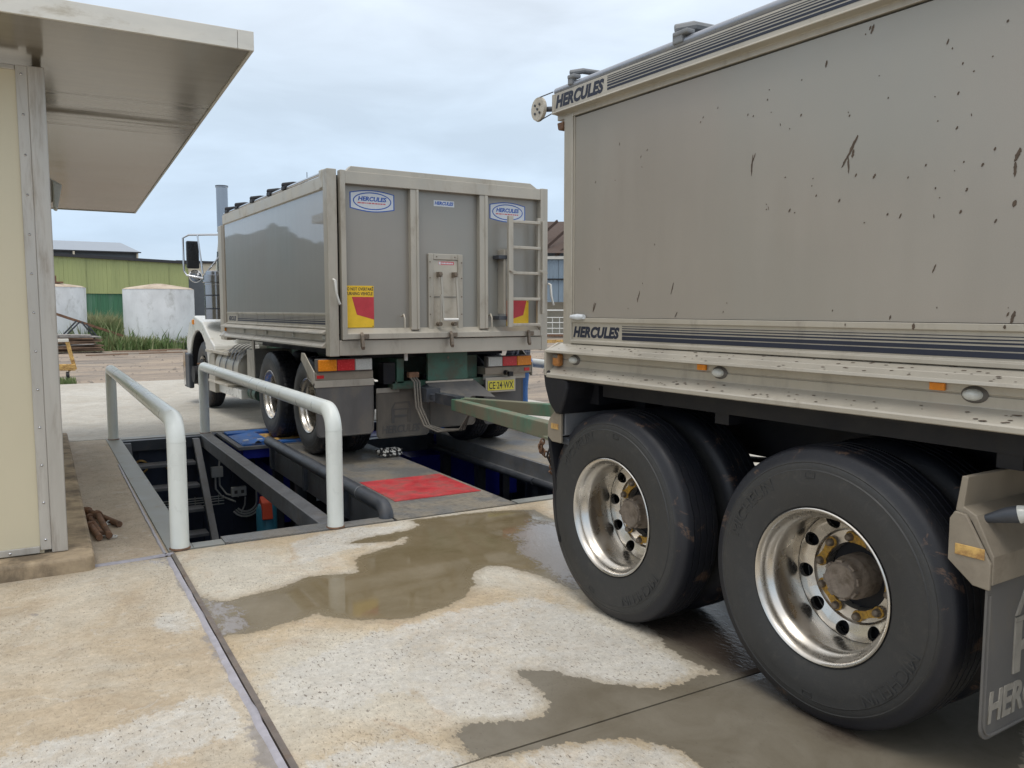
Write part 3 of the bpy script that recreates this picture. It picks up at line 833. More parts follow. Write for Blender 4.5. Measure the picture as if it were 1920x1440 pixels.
# roller brake tester: blue covers and yellow worn rollers under the truck's wheels
def tester(a0, a1, lab):
    t = pthing('brake_tester', lab, 'brake tester', 'roller brake testers in the pit')
    m = MB()
    m.box(a0 - .06, a0 - .005, 3.84, 5.16, -.03, .006); m.box(a0 - .005, a1 + .06, 3.84, 3.895, -.03, .006); m.box(a0 - .005, a1 + .06, 5.10, 5.16, -.03, .006)
    m.build('frame', m_beam, t, bevel=.002)
    m = MB(); m.box(a0, a1, 3.90, 5.09, -.14, -.03); m.build('tub', m_blue, t)
    m = MB(); m.prism([(a0 + .005, .012), (a0 + .30, .052), (a0 + .30, .044), (a0 + .005, -.02)], 'y', 3.93, 4.72); m.build('cover_flap', m_blue2, t, bevel=.002)
    m = MB(); m.box(a0 + .01, a1, 3.91, 4.06, -.028, .024); m.build('cover_plate', m_blue2, t, bevel=.003)
    m = MB(); m.lathe([(0, .035), (.02, .035), (.02, 0)], 16, (a0 + .17, 3.893, .02), 'y'); m.build('grab_hole', m_pit, t)
    m = MB(); m.box(a0 + .02, a1, 4.86, 5.08, -.028, .02); m.build('cover_plate', m_blue2, t, bevel=.003)
    for y in (4.22, 4.62):
        m = MB(); m.lathe([(0, 0), (0, .10), (a1 - a0 - .34, .10), (a1 - a0 - .34, 0)], 28, (a0 + .32, y, -.075)); m.build('roller', m_oldyel, t, smooth=40)
    m = MB(); m.box(a0 + .06, a0 + .12, 4.15, 4.19, .0, .034); m.build('label_plate', m_sticker, t); m = MB(); m.box(a0 + .2, a0 + .26, 4.05, 4.09, .02, .052); m.build('label_plate', m_sticker, t)
    m = MB(); m.box(a0 + .38 if a0 < 2 else 3.32, a1 - .02, 3.95, 5.05, -.95, -.32); m.build('machine_body', m_blue, t, bevel=.01)
tester(1.25, 2.5, 'blue roller brake tester with a raised cover flap under the left truck wheels')
tester(3.66, 4.9, 'blue roller brake tester under the right truck wheels')
lf = pthing('pit_lift', 'dark blue jacking lift standing down in the open centre bay of the pit', 'lift')
m = MB(); m.box(2.72, 3.42, 3.5, 4.6, -.85, -.55); m.build('lift_body', m_blue, lf, bevel=.02)
m = MB(); m.box(2.6, 3.5, 4.62, 5.1, -.5, -.12); m.build('cross_beam', m_blue, lf, bevel=.02)
for x in (2.8, 3.3):
    m = MB(); m.tube([(x, 4.0, zf), (x, 4.0, -.85)], .06, 12); m.build('ram', m_steel_dk, lf, smooth=50)
m = MB(); m.box(2.575, 3.6, 3.86, 4.0, -.22, -.03); m.build('cross_member', m_steel_dk, lf)

# electrics on the pit's far wall
def cable(m, pts, r=.011):
    m.tube(pts, r, 8)
jb = pthing('junction_box', 'small square grey junction box on the pit wall beside the stairs', 'electrical box')
m = MB(); m.box(1.10, 1.24, 5.05, 5.125, -.55, -.42); m.build('box', m_conduit, jb, bevel=.005)
m = MB(); cable(m, [(1.15, 5.09, -.55), (1.15, 5.08, -.70), (1.22, 5.06, -.80), (1.36, 4.95, -.86)]); cable(m, [(1.2, 5.09, -.55), (1.2, 5.08, -.66), (1.27, 5.03, -.77), (1.4, 4.95, -.8)]); cable(m, [(1.2, 5.1, -.42), (1.23, 5.1, -.2)])
m.build('conduit', m_conduit, jb, smooth=50)
pb = pthing('power_outlet', 'white double power outlet box hanging on looped conduits in the pit', 'power outlet')
m = MB(); m.box(1.30, 1.48, 4.86, 4.92, -.78, -.66); m.build('box', m_conduit, pb, bevel=.008)
m = MB()
for x in (1.35, 1.43):
    m.box(x - .018, x + .018, 4.853, 4.859, -.74, -.70)
m.build('socket', m_lens_dk, pb)
m = MB()
for k in range(3):
    r = .13 + .032 * k
    pts = [(1.62 + .032 * k, 4.95, -.55)] + [(1.49 + r * math.cos(t), 4.95, -.87 + r * math.sin(-t) * 1.0) for t in [i * PI / 10 for i in range(9)]]
    m.tube(pts, .012, 8)
m.tube([(1.47, 4.9, -.8), (1.46, 4.9, -.9), (1.42, 4.92, -1.0)], .01, 8)
m.build('conduit', m_conduit, pb, smooth=50)
tr = pthing('cable_tray', 'grey wire cable tray with cables along the pit wall behind the stairs', 'cable tray')
m = MB()
for z in (-.80, -.83, -.86, -.90):
    m.tube([(.13, 5.10, z), (1.25, 5.10, z)], .008, 6)
for i in range(8):
    m.box(.2 + i * .14, .206 + i * .14, 5.09, 5.11, -.91, -.78)
m.build('wire', m_conduit, tr)
for i, x in enumerate((.30, .66)):
    hr = pthing('cable_coil', ('tan coil hanging on the pit wall in the corner behind the stairs', 'tan coil hanging on the pit wall behind the middle of the top stair')[i], 'coil')
    m = MB(); m.tube([(x + .075 * math.cos(t), 5.10, -.34 + .075 * math.sin(t)) for t in [k * PI / 10 for k in range(21)]], .014, 8)
    m.build('coil', m_oldyel, hr, smooth=50)
tb = pthing('gas_bottle', 'teal cylinder with an orange hood standing at the bottom of the pit', 'gas bottle')
m = MB(); m.lathe([(0, 0), (0, .11), (1.12, .11), (1.18, .08), (1.21, .04), (1.21, 0)], 20, (1.38, 3.42, zf), 'z'); m.build('cylinder', m_teal, tb, smooth=50)
m = MB(); m.prism([(3.29, -.72), (3.50, -.72), (3.48, -.56), (3.42, -.48), (3.33, -.54)], 'x', 1.31, 1.42); m.build('hood', m_orange, tb, bevel=.01)
gb = pthing('bin', 'grey bin on the pit floor beside the teal cylinder', 'bin')
m = MB(); m.lathe([(0, 0), (0, .12), (.5, .15), (.52, .16), (.52, .14), (.05, .1)], 20, (1.62, 3.15, zf), 'z'); m.build('body', m_conduit, gb, smooth=50)
cb = pthing('control_cabinet', 'black control cabinet with white labels under the left wheel track', 'cabinet')
m = MB(); m.box(1.70, 2.15, 3.4, 3.64, -1.1, -.34); m.build('cabinet', m_black, cb, bevel=.01)
m = MB(); m.box(1.76, 1.85, 3.39, 3.397, -.43, -.38); m.build('label_plate', m_sticker, cb); m = MB(); m.box(1.93, 2.01, 3.39, 3.397, -.60, -.46); m.build('label_plate', m_sticker, cb)

# ------------------------------------------------------------------ hand rails
def rail(a, lab, b0=.03, b1=5.19):
    t = thing('guard_rail', lab, 'hand rail', W(a, b0), -PA, 'pale tubular guard rails round the pit', False)
    H = .84; r = .058; L = b1 - b0
    m = MB()
    pts = [Vector((0, 0, .0))] + bendpath((0, 0, 0), (0, 0, H), (0, L, H), .15, 10) + bendpath((0, 0, H), (0, L, H), (0, L, 0), .075, 6) + [Vector((0, L, 0))]
    m.tube(pts, r, 28)
    m.build('rail_tube', m_rail, t, smooth=50)
    for y, zz in ((0, .56), (0, .70)):
        m = MB(); m.lathe([(0, r + .0006), (.0025, r + .0016), (.005, r + .0006)], 28, (0, y, zz), 'z'); m.build('weld_seam', m_rail, t, smooth=50)
    for y in (0, L):
        m = MB(); m.lathe([(.003, r + .009), (.010, r + .006), (.014, r)], 28, (0, y, 0), 'z'); m.build('base_weld', m_rust, t, smooth=50)
rail(.025, 'pale grey tubular guard rail on the outer left edge of the pit, nearest the hut')
rail(1.065, 'pale grey tubular guard rail on the beam between the stairs and the truck')
rail(4.98, 'pale guard rail seen past the right side of the truck tail')

# ------------------------------------------------------------------ the hut on its plinth
HL = (.465, 5.355, 0); HR = -math.radians(2.6)
def hut(name, lab, cat):
    return thing(name, lab, cat, HL, HR, None, False)
# local: x to the right, y away; wall corner at x=-.13, y=.16
m = MB()
m.prism([(-8, .0), (-.03, .0), (0, .03), (0, 5.62), (-8, 5.62)], 'z', -.05, .095)
pl = m.build('plinth', m_plinth, bevel=.03, seg=3); pl.location = HL; pl.rotation_euler = (0, 0, HR); tag(pl, kind='structure')
h = hut('site_hut', 'cream panelled hut with aluminium corner post and a wide flat canopy roof', 'hut')
cx, cy, z0, z1 = -.135, .17, .098, 2.93
m = MB(); m.box(-8, cx - .125, cy + .012, cy + .06, z0, z1); m.build('front_wall_panel', m_cream, h)
m = MB(); m.box(cx - .06, cx - .012, cy + .13, 5.55, z0, z1); m.build('side_wall_panel', m_cream, h)
m = MB(); m.box(cx - .085, cx, cy - .012, cy + .12, z0, z1); m.build('corner_post', m_wallalu, h, bevel=.006)
m = MB(); m.box(cx - .145, cx - .0852, cy - .004, cy + .011, z0 + .02, z1 - .002); m.build('cover_strip', m_wallalu, h, bevel=.004)
m = MB(); m.box(-8, cx - .147, cy - .004, cy + .0115, z0 + .004, z0 + .045); m.build('base_strip', m_wallalu, h, bevel=.004)
m = MB(); m.box(-8, cx - .147, cy - .004, cy + .0115, z1 - .03, z1 - .002); m.build('head_strip', m_wallalu, h, bevel=.004)
rv = MB(); rv.lathe([(0, .008), (-.003, .007), (-.006, 0)], 10, (0, 0, 0), 'y')
r0 = None
for i in range(13):
    zz = .18 + i * .225
    if r0 is None:
        r0 = rv.build('rivet', m_chrome, h, smooth=60); c = r0
    else:
        c = r0.copy(); COL.objects.link(c)
    c.location = (cx - .116, cy - .0042, zz)
for i in range(8):
    c = r0.copy(); COL.objects.link(c); c.location = (cx - .3 - .3 * i, cy - .0042, z0 + .022)
# canopy: slopes down away from the camera
def hinv(x, y):
    dx, dy = x - HL[0], y - HL[1]
    c, s = math.cos(-HR), math.sin(-HR)
    return (dx * c - dy * s, dx * s + dy * c)
A = hinv(1.335, 4.80); B = hinv(1.625, 11.38); AL = (-8, hinv(.12, 4.72)[1]); BL = (-8, B[1])
nz, fz, th = 3.0, 2.752, .105
def canopy_pts(inset=0., dz=0.):
    return [(AL[0], AL[1] + inset, nz + dz), (A[0] - inset, A[1] + inset, nz + dz), (B[0] - inset, B[1] - inset, fz + dz), (BL[0], BL[1] - inset, fz + dz)]
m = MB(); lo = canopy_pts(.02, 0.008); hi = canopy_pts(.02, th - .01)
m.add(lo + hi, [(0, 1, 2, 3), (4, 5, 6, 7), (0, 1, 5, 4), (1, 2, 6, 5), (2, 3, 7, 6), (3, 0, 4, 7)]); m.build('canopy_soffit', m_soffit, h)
def edge_strip(p, q, nm='fascia'):
    m = MB(); p, q = Vector(p), Vector(q)
    d = (q - p).normalized(); n = Vector((d.y, -d.x, 0)).normalized()
    m.add([p - n * .018, q - n * .018, q, p, p - n * .018 + Vector((0, 0, th)), q - n * .018 + Vector((0, 0, th)), q + Vector((0, 0, th)), p + Vector((0, 0, th))],
          [(0, 1, 2, 3), (4, 5, 6, 7), (0, 1, 5, 4), (2, 3, 7, 6), (1, 2, 6, 5), (0, 3, 7, 4)])
    return m.build(nm, m_fascia, h, bevel=.002)
C = canopy_pts(0, 0)
edge_strip(C[0], (A[0] - .09, A[1], nz)); edge_strip((A[0] - .088, A[1] - .0, nz), (A[0] - .001, A[1], nz), 'fascia_joiner'); edge_strip(C[1], C[2]); edge_strip(C[2], C[3])
# wall lamp on the side wall under the canopy
lp = hut('wall_lamp', 'grey bulkhead lamp fixed high on the side wall of the hut under the canopy', 'lamp')
m = MB(); m.box(cx - .01, cx + .05, 2.35, 2.5, 2.43, 2.61); m.build('housing', m_wallalu, lp, bevel=.01)
m = MB(); m.prism([(cx + .05, 2.60), (cx + .12, 2.56), (cx + .08, 2.36), (cx + .05, 2.37)], 'y', 2.33, 2.52); m.build('diffuser', m_clear, lp, bevel=.012)

# ------------------------------------------------------------------ rusty pins on the strip beside the plinth
pn = thing('locking_pin_bundle', 'rusty steel pins chained together on the concrete beside the hut plinth', 'steel pins', (.58, 6.4, 0), 0)
def pin(p0, p1):
    m = MB(); p0, p1 = Vector(p0), Vector(p1)
    m.tube([p0, p1], .021, 14)
    d = (p1 - p0).normalized()
    q = p0 + d * .05
    m.tube([q, q + d * .03], .031, 14)
    m.build('pin', m_rust, pn, smooth=50)
pin((.545, 6.95, .024), (.715, 6.33, .024)); pin((.60, 6.63, .06), (.615, 6.02, .03)); pin((.555, 6.70, .024), (.575, 6.10, .024)); pin((.535, 6.45, .024), (.555, 6.02, .026))
for i in range(12):
    t = i / 11
    x, y = .66 - .10 * math.sin(t * 3.0), 6.45 - .42 * t
    m = MB(); m.tube([(x + .016 * math.cos(q), y + .011 * math.sin(q) * (1 if i % 2 else .3), .018 + .012 * math.sin(q) * (.3 if i % 2 else 1)) for q in [k * PI / 5 for k in range(11)]], .0045, 6)
    m.build('chain_link', m_conduit, pn, smooth=60)

rp = thing('rope_bundle', 'knotted bundle of black and white striped rope lying on the left wheel track', 'rope', W(2.44, 2.45, .01), 0)
m = MB(); rnd = random.Random(3); c = W(2.44, 2.45, .01)
for k in range(9):
    ph = rnd.random() * 6; rr = .05 + .05 * rnd.random(); ex_ = rnd.uniform(-.07, .07)
    pts = [Vector((c.x + ex_ + rr * 1.2 * math.cos(t + ph), c.y + rr * .8 * math.sin(t + ph), c.z + .02 + .035 * (1 + math.sin(2 * t + k)) * .8)) for t in [i * .33 for i in range(15)]]
    for i in range(len(pts) - 1):
        m.k = i % 2
        m.tube([pts[i], pts[i + 1]], .012, 8)
m.build('rope', [m_ropew, m_ropeb], rp, smooth=60)

# ================================================================== THE BACKGROUND
# white tanks
def tank(x, y, r, hgt, lab):
    t = thing('water_tank', lab, 'water tank', (x, y, 0), 0, 'white conical roofed water tanks')
    m = MB(); m.lathe([(0, r), (hgt, r * 1.005), (hgt, r * .98)], 72, (x, y, -.05), 'z'); m.build('tank_wall', m_tank, t, smooth=40)
    def zg(j, k):
        return (0, .02 * noise.noise(Vector((k * .7, j, x)))) if j == 0 else (0, 0)
    m = MB(); m.lathe([(hgt - .02, r * 1.015), (hgt + .05, r * .9), (hgt + .17, r * .35), (hgt + .22, .15), (hgt + .22, 0)], 72, (x, y, -.03), 'z', zig=zg); m.build('roof', m_tankroof, t, smooth=40)
    return t
tank(6.03, 36.9, 1.37, 2.42, 'whitewashed round tank with a stained low conical roof left of the truck')
tA = tank(1.72, 37.2, 1.62, 2.46, 'whitewashed round tank half hidden by the hut post')
m = MB(); m.tube([(2.25, 36.4, 2.5), (2.25, 36.4, 2.85)], .03, 8); m.box(1.9, 2.5, 36.2, 36.6, 2.56, 2.62); m.build('hatch', m_rust, tA)

# lime green shed
sh = thing('green_shed', 'long shed clad in lime green sheeting above a faded dark green base', 'shed', (8.9, 45.6, 0), 0)
def sheet(name, x0, x1, yf, z0, z1a, z1b, pitch_, depth, mat, parent, along=None):
    """ribbed cladding sheet facing -y; top edge from z1a to z1b"""
    vs, fs = [], []
    x = x0; P = []
    while x < x1 - 1e-6:
        P += [(x, 0), (min(x + pitch_ * .62, x1), 0), (min(x + pitch_ * .72, x1), -depth), (min(x + pitch_ * .90, x1), -depth)]
        x += pitch_
    P.append((x1, 0))
    for (px, py) in P:
        y = yf(px) + py
        zt = z1a + (z1b - z1a) * (px - x0) / (x1 - x0)
        vs += [(px, y, z0), (px, y, zt)]
    for i in range(len(P) - 1):
        fs.append((2 * i, 2 * i + 2, 2 * i + 3, 2 * i + 1))
    m = MB(); m.add(vs, fs)
    return m.build(name, mat, parent)
yf = lambda x: 46.4 - (x + 12) * .04
top = lambda x: 4.12 - (x - 2.9) * .036
for i in range(14):
    x0 = 8.9 - .95 * (i + 1); x1 = 8.9 - .95 * i
    k = .012 * (i % 2)
    sheet('wall_sheet', x0, x1 + .03, lambda x: yf(x) - k, 2.33, top(x0), top(x1), .19, .012, m_lime, sh)
for i in range(14):
    x0 = 8.9 - .95 * (i + 1); x1 = 8.9 - .95 * i
    sheet('base_sheet', x0, x1, lambda x: yf(x) + .05, -.1, 2.36, 2.36, .24, .02, m_dkgreen, sh)
m = MB(); m.add([(-4.6, yf(-4.6) - .15, top(-4.6)), (8.95, yf(8.9) - .15, top(8.9)), (8.95, yf(8.9) - .15, top(8.9) + .14), (-4.6, yf(-4.6) - .15, top(-4.6) + .14), (-4.6, 60, top(-4.6)), (8.95, 60, top(8.9)), (8.95, 60, top(8.9) + .3), (-4.6, 60, top(-4.6) + .3)],
        [(0, 1, 2, 3), (4, 5, 6, 7), (0, 1, 5, 4), (3, 2, 6, 7), (1, 2, 6, 5), (0, 3, 7, 4)]); m.build('roof', m_blacktrim, sh)
m = MB(); m.box(8.7, 8.9, 45.7, 60, -.1, 3.8); m.build('end_wall', m_darkgrey, sh)
m = MB(); m.box(-4.4, -4.25, 46.2, 60, -.1, 4.2); m.build('end_wall', m_lime, sh)
# cream and grey building behind it
cb = thing('cream_building', 'cream and dark grey building behind the truck cab', 'building', (12, 52, 0), 0)
m = MB(); m.box(9.0, 17, 49, 60, 3.40, 4.15); m.build('upper_wall', m_creamfar, cb)
m = MB(); m.box(9.0, 17, 49.03, 60, -.1, 3.40); m.build('lower_wall', m_darkgrey, cb)
m = MB(); m.box(8.98, 17.1, 48.9, 60.2, 4.15, 4.28); m.build('roof', m_blacktrim, cb)
# far grey roofed warehouse
wh = thing('grey_warehouse', 'grey metal roofed warehouse far behind the green shed', 'warehouse', (2, 72, 0), 0)
m = MB(); m.add([(-4, 69.8, 5.93), (10.15, 69.2, 5.93), (9.35, 74, 6.95), (-4, 74.4, 6.95), (-4, 79.6, 5.95), (10.15, 79, 5.95)], [(0, 1, 2, 3), (3, 2, 5, 4), (1, 5, 2)]); m.build('roof', m_roofgrey, wh)
m = MB(); m.add([(-3.8, 70.1, 0), (9.9, 69.6, 0), (9.9, 69.6, 5.92), (-3.8, 70.1, 5.92), (9.9, 79, 0), (9.9, 79, 5.92)], [(0, 1, 2, 3), (1, 4, 5, 2)]); m.build('wall', m_darkgrey, wh)
m = MB(); m.add([(-4, 69.76, 5.86), (10.16, 69.16, 5.86), (10.16, 69.16, 5.95), (-4, 69.76, 5.95)], [(0, 1, 2, 3)]); m.build('gutter', m_blacktrim, wh)
for x in (5.5, 9.85):
    m = MB(); m.box(x, x + .12, 69.3, 69.45 + .1, 4, 5.86); m.build('downpipe', m_creamfar, wh)

# shed and clutter seen between truck and trailer (right)
rs = thing('open_shed', 'old shed of blue grey sheeting with a dark rusty roof between truck and trailer', 'shed', (26, 37, 0), 0)
def rsheet(i):
    x0, x1 = 21.0 + i * .8, 21.0 + (i + 1) * .8
    sheet('wall_sheet', x0, x1 + .02, lambda x: 40.5 - (x - 21) * .62 - .012 * (i % 2), 1.95, 4.3, 4.3, .2, .03, m_corr, rs)
for i in range(12):
    rsheet(i)
Q = lambda x: 40.5 - (x - 21) * .62
m = MB(); m.bar((20.8, Q(20.8) - .1, 4.38), (31, Q(31) - .1, 4.38), .12, .16); m.build('wall_plate', m_fascia, rs)
m = MB(); m.bar((21, Q(21) - .1, 4.2), (25, Q(25) - .1, 2.9), .07, .09); m.bar((20.9, Q(20.9) - .1, 3.2), (31, Q(31) - .1, 3.2), .06, .08); m.build('brace', m_black, rs)
for k in range(7):
    x = 21 + k * .9
    m = MB(); m.bar((x, Q(x) - .15, 4.45), (x + 3.2, Q(x + 3.2) + 2.5, 6.6), .08, .16); m.build('rafter', m_rust, rs)
m = MB(); m.add([(20.6, Q(20.6) - .3, 4.62), (31.5, Q(31.5) - .3, 4.62), (33.5, Q(31.5) + 5, 6.9), (22.6, Q(20.6) + 5, 6.9)], [(0, 1, 2, 3)]); m.build('roof', m_rust, rs)
for x in (21.1, 25.5, 30):
    m = MB(); m.box(x, x + .18, Q(x) - .1, Q(x) + .08, -.1, 4.3); m.build('post', m_darkgrey, rs)
m = MB(); m.add([(24, 44, -.1), (36, 37, -.1), (36, 37, 5.2), (24, 44, 5.2)], [(0, 1, 2, 3)]); m.build('back_wall', m_corr, rs)
m_rust_dk = M('dark_rusty_roof', (.07, .045, .035), .8)
for o_ in D.objects:
    if o_.parent == rs and o_.name.startswith(('roof', 'rafter')):
        o_.data.materials[0] = m_rust_dk
wl_ = thing('site_cabin', 'small cream and maroon cabin standing inside the open shed', 'cabin', (29, 41, 0), 0)
m = MB(); m.box(27.3, 29.4, 40.0, 43, 0, 2.6); m.build('wall', m_creamfar, wl_)
m = MB(); m.box(29.4, 32.5, 39.8, 43, 0, 2.6); m.build('side_wall', M('maroon_cladding', (.20, .09, .09), .7), wl_)
cg = thing('mesh_cage_trolley', 'grey wire cage trolley parked by the far shed', 'cage', (23, 33.2, 0), 0)
m = MB()
for i in range(9):
    x = 20.6 + i * .3
    m.tube([(x + 1.5, 33.6 - i * .18, .3), (x + 1.5, 33.6 - i * .18, 1.15)], .018, 5)
for z in (.35, .62, .9, 1.15):
    m.tube([(22.1, 33.6, z), (24.5, 32.16, z)], .022, 5)
m.build('mesh_side', m_conduit, cg)
m = MB(); m.bar((22.1, 33.9, .28), (24.5, 32.5, .28), .9, .1); m.build('base', m_rust, cg)
for x, y in ((22.3, 33.5), (24.3, 32.3)):
    m = MB(); m.lathe([(0, 0), (0, .14), (.08, .14), (.08, 0)], 14, (x, y, .12)); m.build('wheel', m_black, cg)
m = MB(); m.tube([(22.0, 33.7, .2), (22.0, 33.7, 1.4), (22.12, 33.65, 1.5), (24.7, 32.1, 1.5)], .035, 6); m.build('handle', m_conduit, cg)
yb = MB(); yb.bar((19.0, 33.2, .06), (23.5, 30.6, .06), .2, .14)
tag(yb.build('kerb_log', m_oldyel, org=(21, 32, 0)), 'faded yellow beam lying on the dirt in front of the far shed', 'beam')

def ridge(prof, x, depth, name, mat, seed):
    vs, fs = [], []
    P = [(prof[0][0] - 60, prof[0][1] - 8)] + prof + [(prof[-1][0] + 60, prof[-1][1] - 6)] if prof[0][0] < prof[-1][0] else [(prof[0][0] + 60, prof[0][1] - 6)] + prof + [(prof[-1][0] - 60, prof[-1][1] - 8)]
    Q_ = []
    for (ya, za), (yb_, zb) in zip(P, P[1:]):
        n = max(1, int(abs(yb_ - ya) / 1.5))
        Q_ += [(ya + (yb_ - ya) * i / n, za + (zb - za) * i / n) for i in range(n)]
    nl = 6
    for i, (y, z) in enumerate(Q_):
        z += .7 * noise.noise(Vector((i * .6, seed, 0)))
        for k in range(nl + 1):
            t = k / nl
            vs.append((x + depth * (t - .5) * 2 + 1.5 * noise.noise(Vector((i * .4, k * .9, seed))), y, max(-.5, z) * (1 - abs(2 * t - 1) ** 1.6) - .3))
    for i in range(len(Q_) - 1):
        for k in range(nl):
            a = i * (nl + 1) + k
            fs.append((a, a + 1, a + nl + 2, a + nl + 1))
    m = MB(); m.add(vs, fs)
    return tag(m.build(name, mat, smooth=60), kind='structure')
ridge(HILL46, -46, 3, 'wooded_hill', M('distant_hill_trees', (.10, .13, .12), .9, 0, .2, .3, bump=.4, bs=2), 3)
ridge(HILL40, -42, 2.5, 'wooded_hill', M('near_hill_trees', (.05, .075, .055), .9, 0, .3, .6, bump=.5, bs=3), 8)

# rusty truss leaning in front of the tank
ts = thing('steel_truss', 'rusty red steel truss with diagonal struts leaning in front of the left tank', 'truss', (3, 34.5, 0), 0)
m = MB(); m.bar((1.2, 34.3, 1.72), (4.35, 34.9, .52), .08, .09); m.build('top_chord', m_rust, ts)
m = MB(); m.bar((1.2, 34.3, .40), (3.3, 34.6, .33), .08, .09); m.build('bottom_chord', m_rust, ts)
for (xa, za, xb, zb) in ((2.2, .4, 2.85, 1.08), (2.08, .4, 2.75, 1.12), (2.9, 1.08, 3.4, .38), (3.05, 1.0, 3.55, .36), (1.3, 1.6, 2.0, .4)):
    m = MB(); m.bar((xa, 34.35, za), (xb, 34.5, zb), .04, .05); m.build('strut', m_steel_dk, ts)

# board pile
pl = thing('board_pile', 'untidy pile of weathered brown boards in front of the left tank', 'board pile', (2.7, 33.5, 0), 0)
rnd = random.Random(11)
for i in range(11):
    z = .07 + .055 * i
    w_ = 1.5 - i * .05 + rnd.uniform(-.15, .15); cxx = 2.75 + rnd.uniform(-.12, .12); cyy = 33.4 + rnd.uniform(-.1, .1)
    T = Matrix.Translation((cxx, cyy, z)) @ Matrix.Rotation(rnd.uniform(-.22, .16), 4, 'Z') @ Matrix.Rotation(rnd.uniform(-.045, .03), 4, 'Y')
    m = MB(); m.box(-w_ * .8, w_ * .5, -.45, .45, -.018, .018, T); m.build('board', m_plank_g if i in (9, 10, 4) else m_plank, pl)
for (x, y, ang, L, mt, zz, lab) in ((4.55, 32.2, -.35, 1.8, m_plank, .05, 'long brown board lying on the dirt right of the pile'), (5.55, 32.9, .1, 1.1, m_plank, .04, 'brown board on the dirt between the pile and the grey offcuts')):
    m = MB(); T = Matrix.Translation((x, y, zz)) @ Matrix.Rotation(ang, 4, 'Z'); m.box(-L / 2, L / 2, -.1, .1, -.02, .02, T)
    o = m.build('loose_board', mt, org=(x, y, zz)); tag(o, lab, 'board')
of = thing('offcut_stack', 'small stack of grey concrete offcuts at the foot of the weeds', 'offcuts', (6.35, 34.6, 0), 0)
m = MB(); m.bar((6.0, 34.7, .28), (6.55, 34.5, .25), .3, .08); m.build('slab_piece', m_plank_g, of)
m = MB(); m.bar((5.95, 34.6, .08), (6.4, 34.5, .08), .3, .14); m.build('slab_piece', m_plank_g, of)
m = MB(); m.bar((6.5, 34.5, .05), (6.9, 34.5, .05), .25, .1); m.build('slab_piece', m_darkgrey, of)
pp = thing('pipe_bundle', 'bundle of pale green pipes lying at the right end of the weeds', 'pipes', (8.4, 36, 0), 0)
for i in range(5):
    m = MB(); m.tube([(7.4 + i * .05, 36.4, .12 + .05 * i), (9.9, 35.6 + .1 * i, .12 + .05 * i)], .035, 8); m.build('pipe', M('pale_green_pipe', (.45, .52, .36), .6) if i == 0 else D.materials['pale_green_pipe'], pp)

# chipped yellow jack on a castor
jk = thing('yellow_jack', 'chipped yellow trolley arm on a small black castor at the edge of the dirt', 'trolley jack', (1.45, 20.5, 0), 0)
jx, jy = 1.41, 20.49
m = MB(); m.lathe([(-.03, .03), (-.03, .10), (.03, .10), (.03, .03)], 20, (jx, jy, .08)); m.build('castor', m_black, jk, smooth=50)
m = MB(); m.bar((jx - 1.0, jy + .1, .30), (jx + .16, jy, .27), .13, .14); m.build('frame', m_oldyel, jk, bevel=.01)
m = MB(); m.bar((jx + .15, jy, .22), (jx + .02, jy + .01, .85), .07, .08); m.build('arm', m_oldyel, jk, bevel=.008)
m = MB(); m.bar((jx - .22, jy, .87), (jx + .05, jy, .87), .10, .07); m.build('saddle', m_fascia, jk, bevel=.008)
m = MB(); m.bar((jx, jy, .22), (jx + .16, jy, .30), .05, .10); m.build('fork', m_rust, jk)

m = MB(); rnd = random.Random(21)
for i in range(1500):
    a = rnd.uniform(-9, 16); b = rnd.uniform(14.0, 30) if rnd.random() < .7 else rnd.uniform(0, 14)
    if b < 14: a = rnd.uniform(6.7, 16)
    p = W(a, b, -.02); r = rnd.uniform(.012, .05) * (1.6 if rnd.random() < .06 else 1)
    vs = [(p.x + r * math.cos(k * 1.05 + i) * rnd.uniform(.7, 1.1), p.y + r * math.sin(k * 1.05 + i) * rnd.uniform(.7, 1.1), p.z) for k in range(6)] + [(p.x + r * .2, p.y, p.z + r * .7)]
    m.add(vs, [(k, (k + 1) % 6, 6) for k in range(6)])
tag(m.build('rubble', M('grey_rubble', (.24, .21, .18), .85, 0, .4, 8)), 'small loose stones scattered over the dirt yard', 'stones', kind='stuff')
for i, (x, y, L, ang) in enumerate(((3.3, 30.5, 1.3, .1), (5.2, 30.9, 1.7, -.05), (6.2, 29.0, .7, .5))):
    m = MB(); T = Matrix.Translation((x, y, .03)) @ Matrix.Rotation(ang, 4, 'Z'); m.box(-L / 2, L / 2, -.06, .06, -.02, .02, T)
    tag(m.build('timber_offcut', m_plank, org=(x, y, .03)), ('thin timber offcut on the dirt right of the board pile', 'longest thin timber offcut on the dirt in front of the weeds', 'short timber offcut nearest the concrete')[i], 'timber')

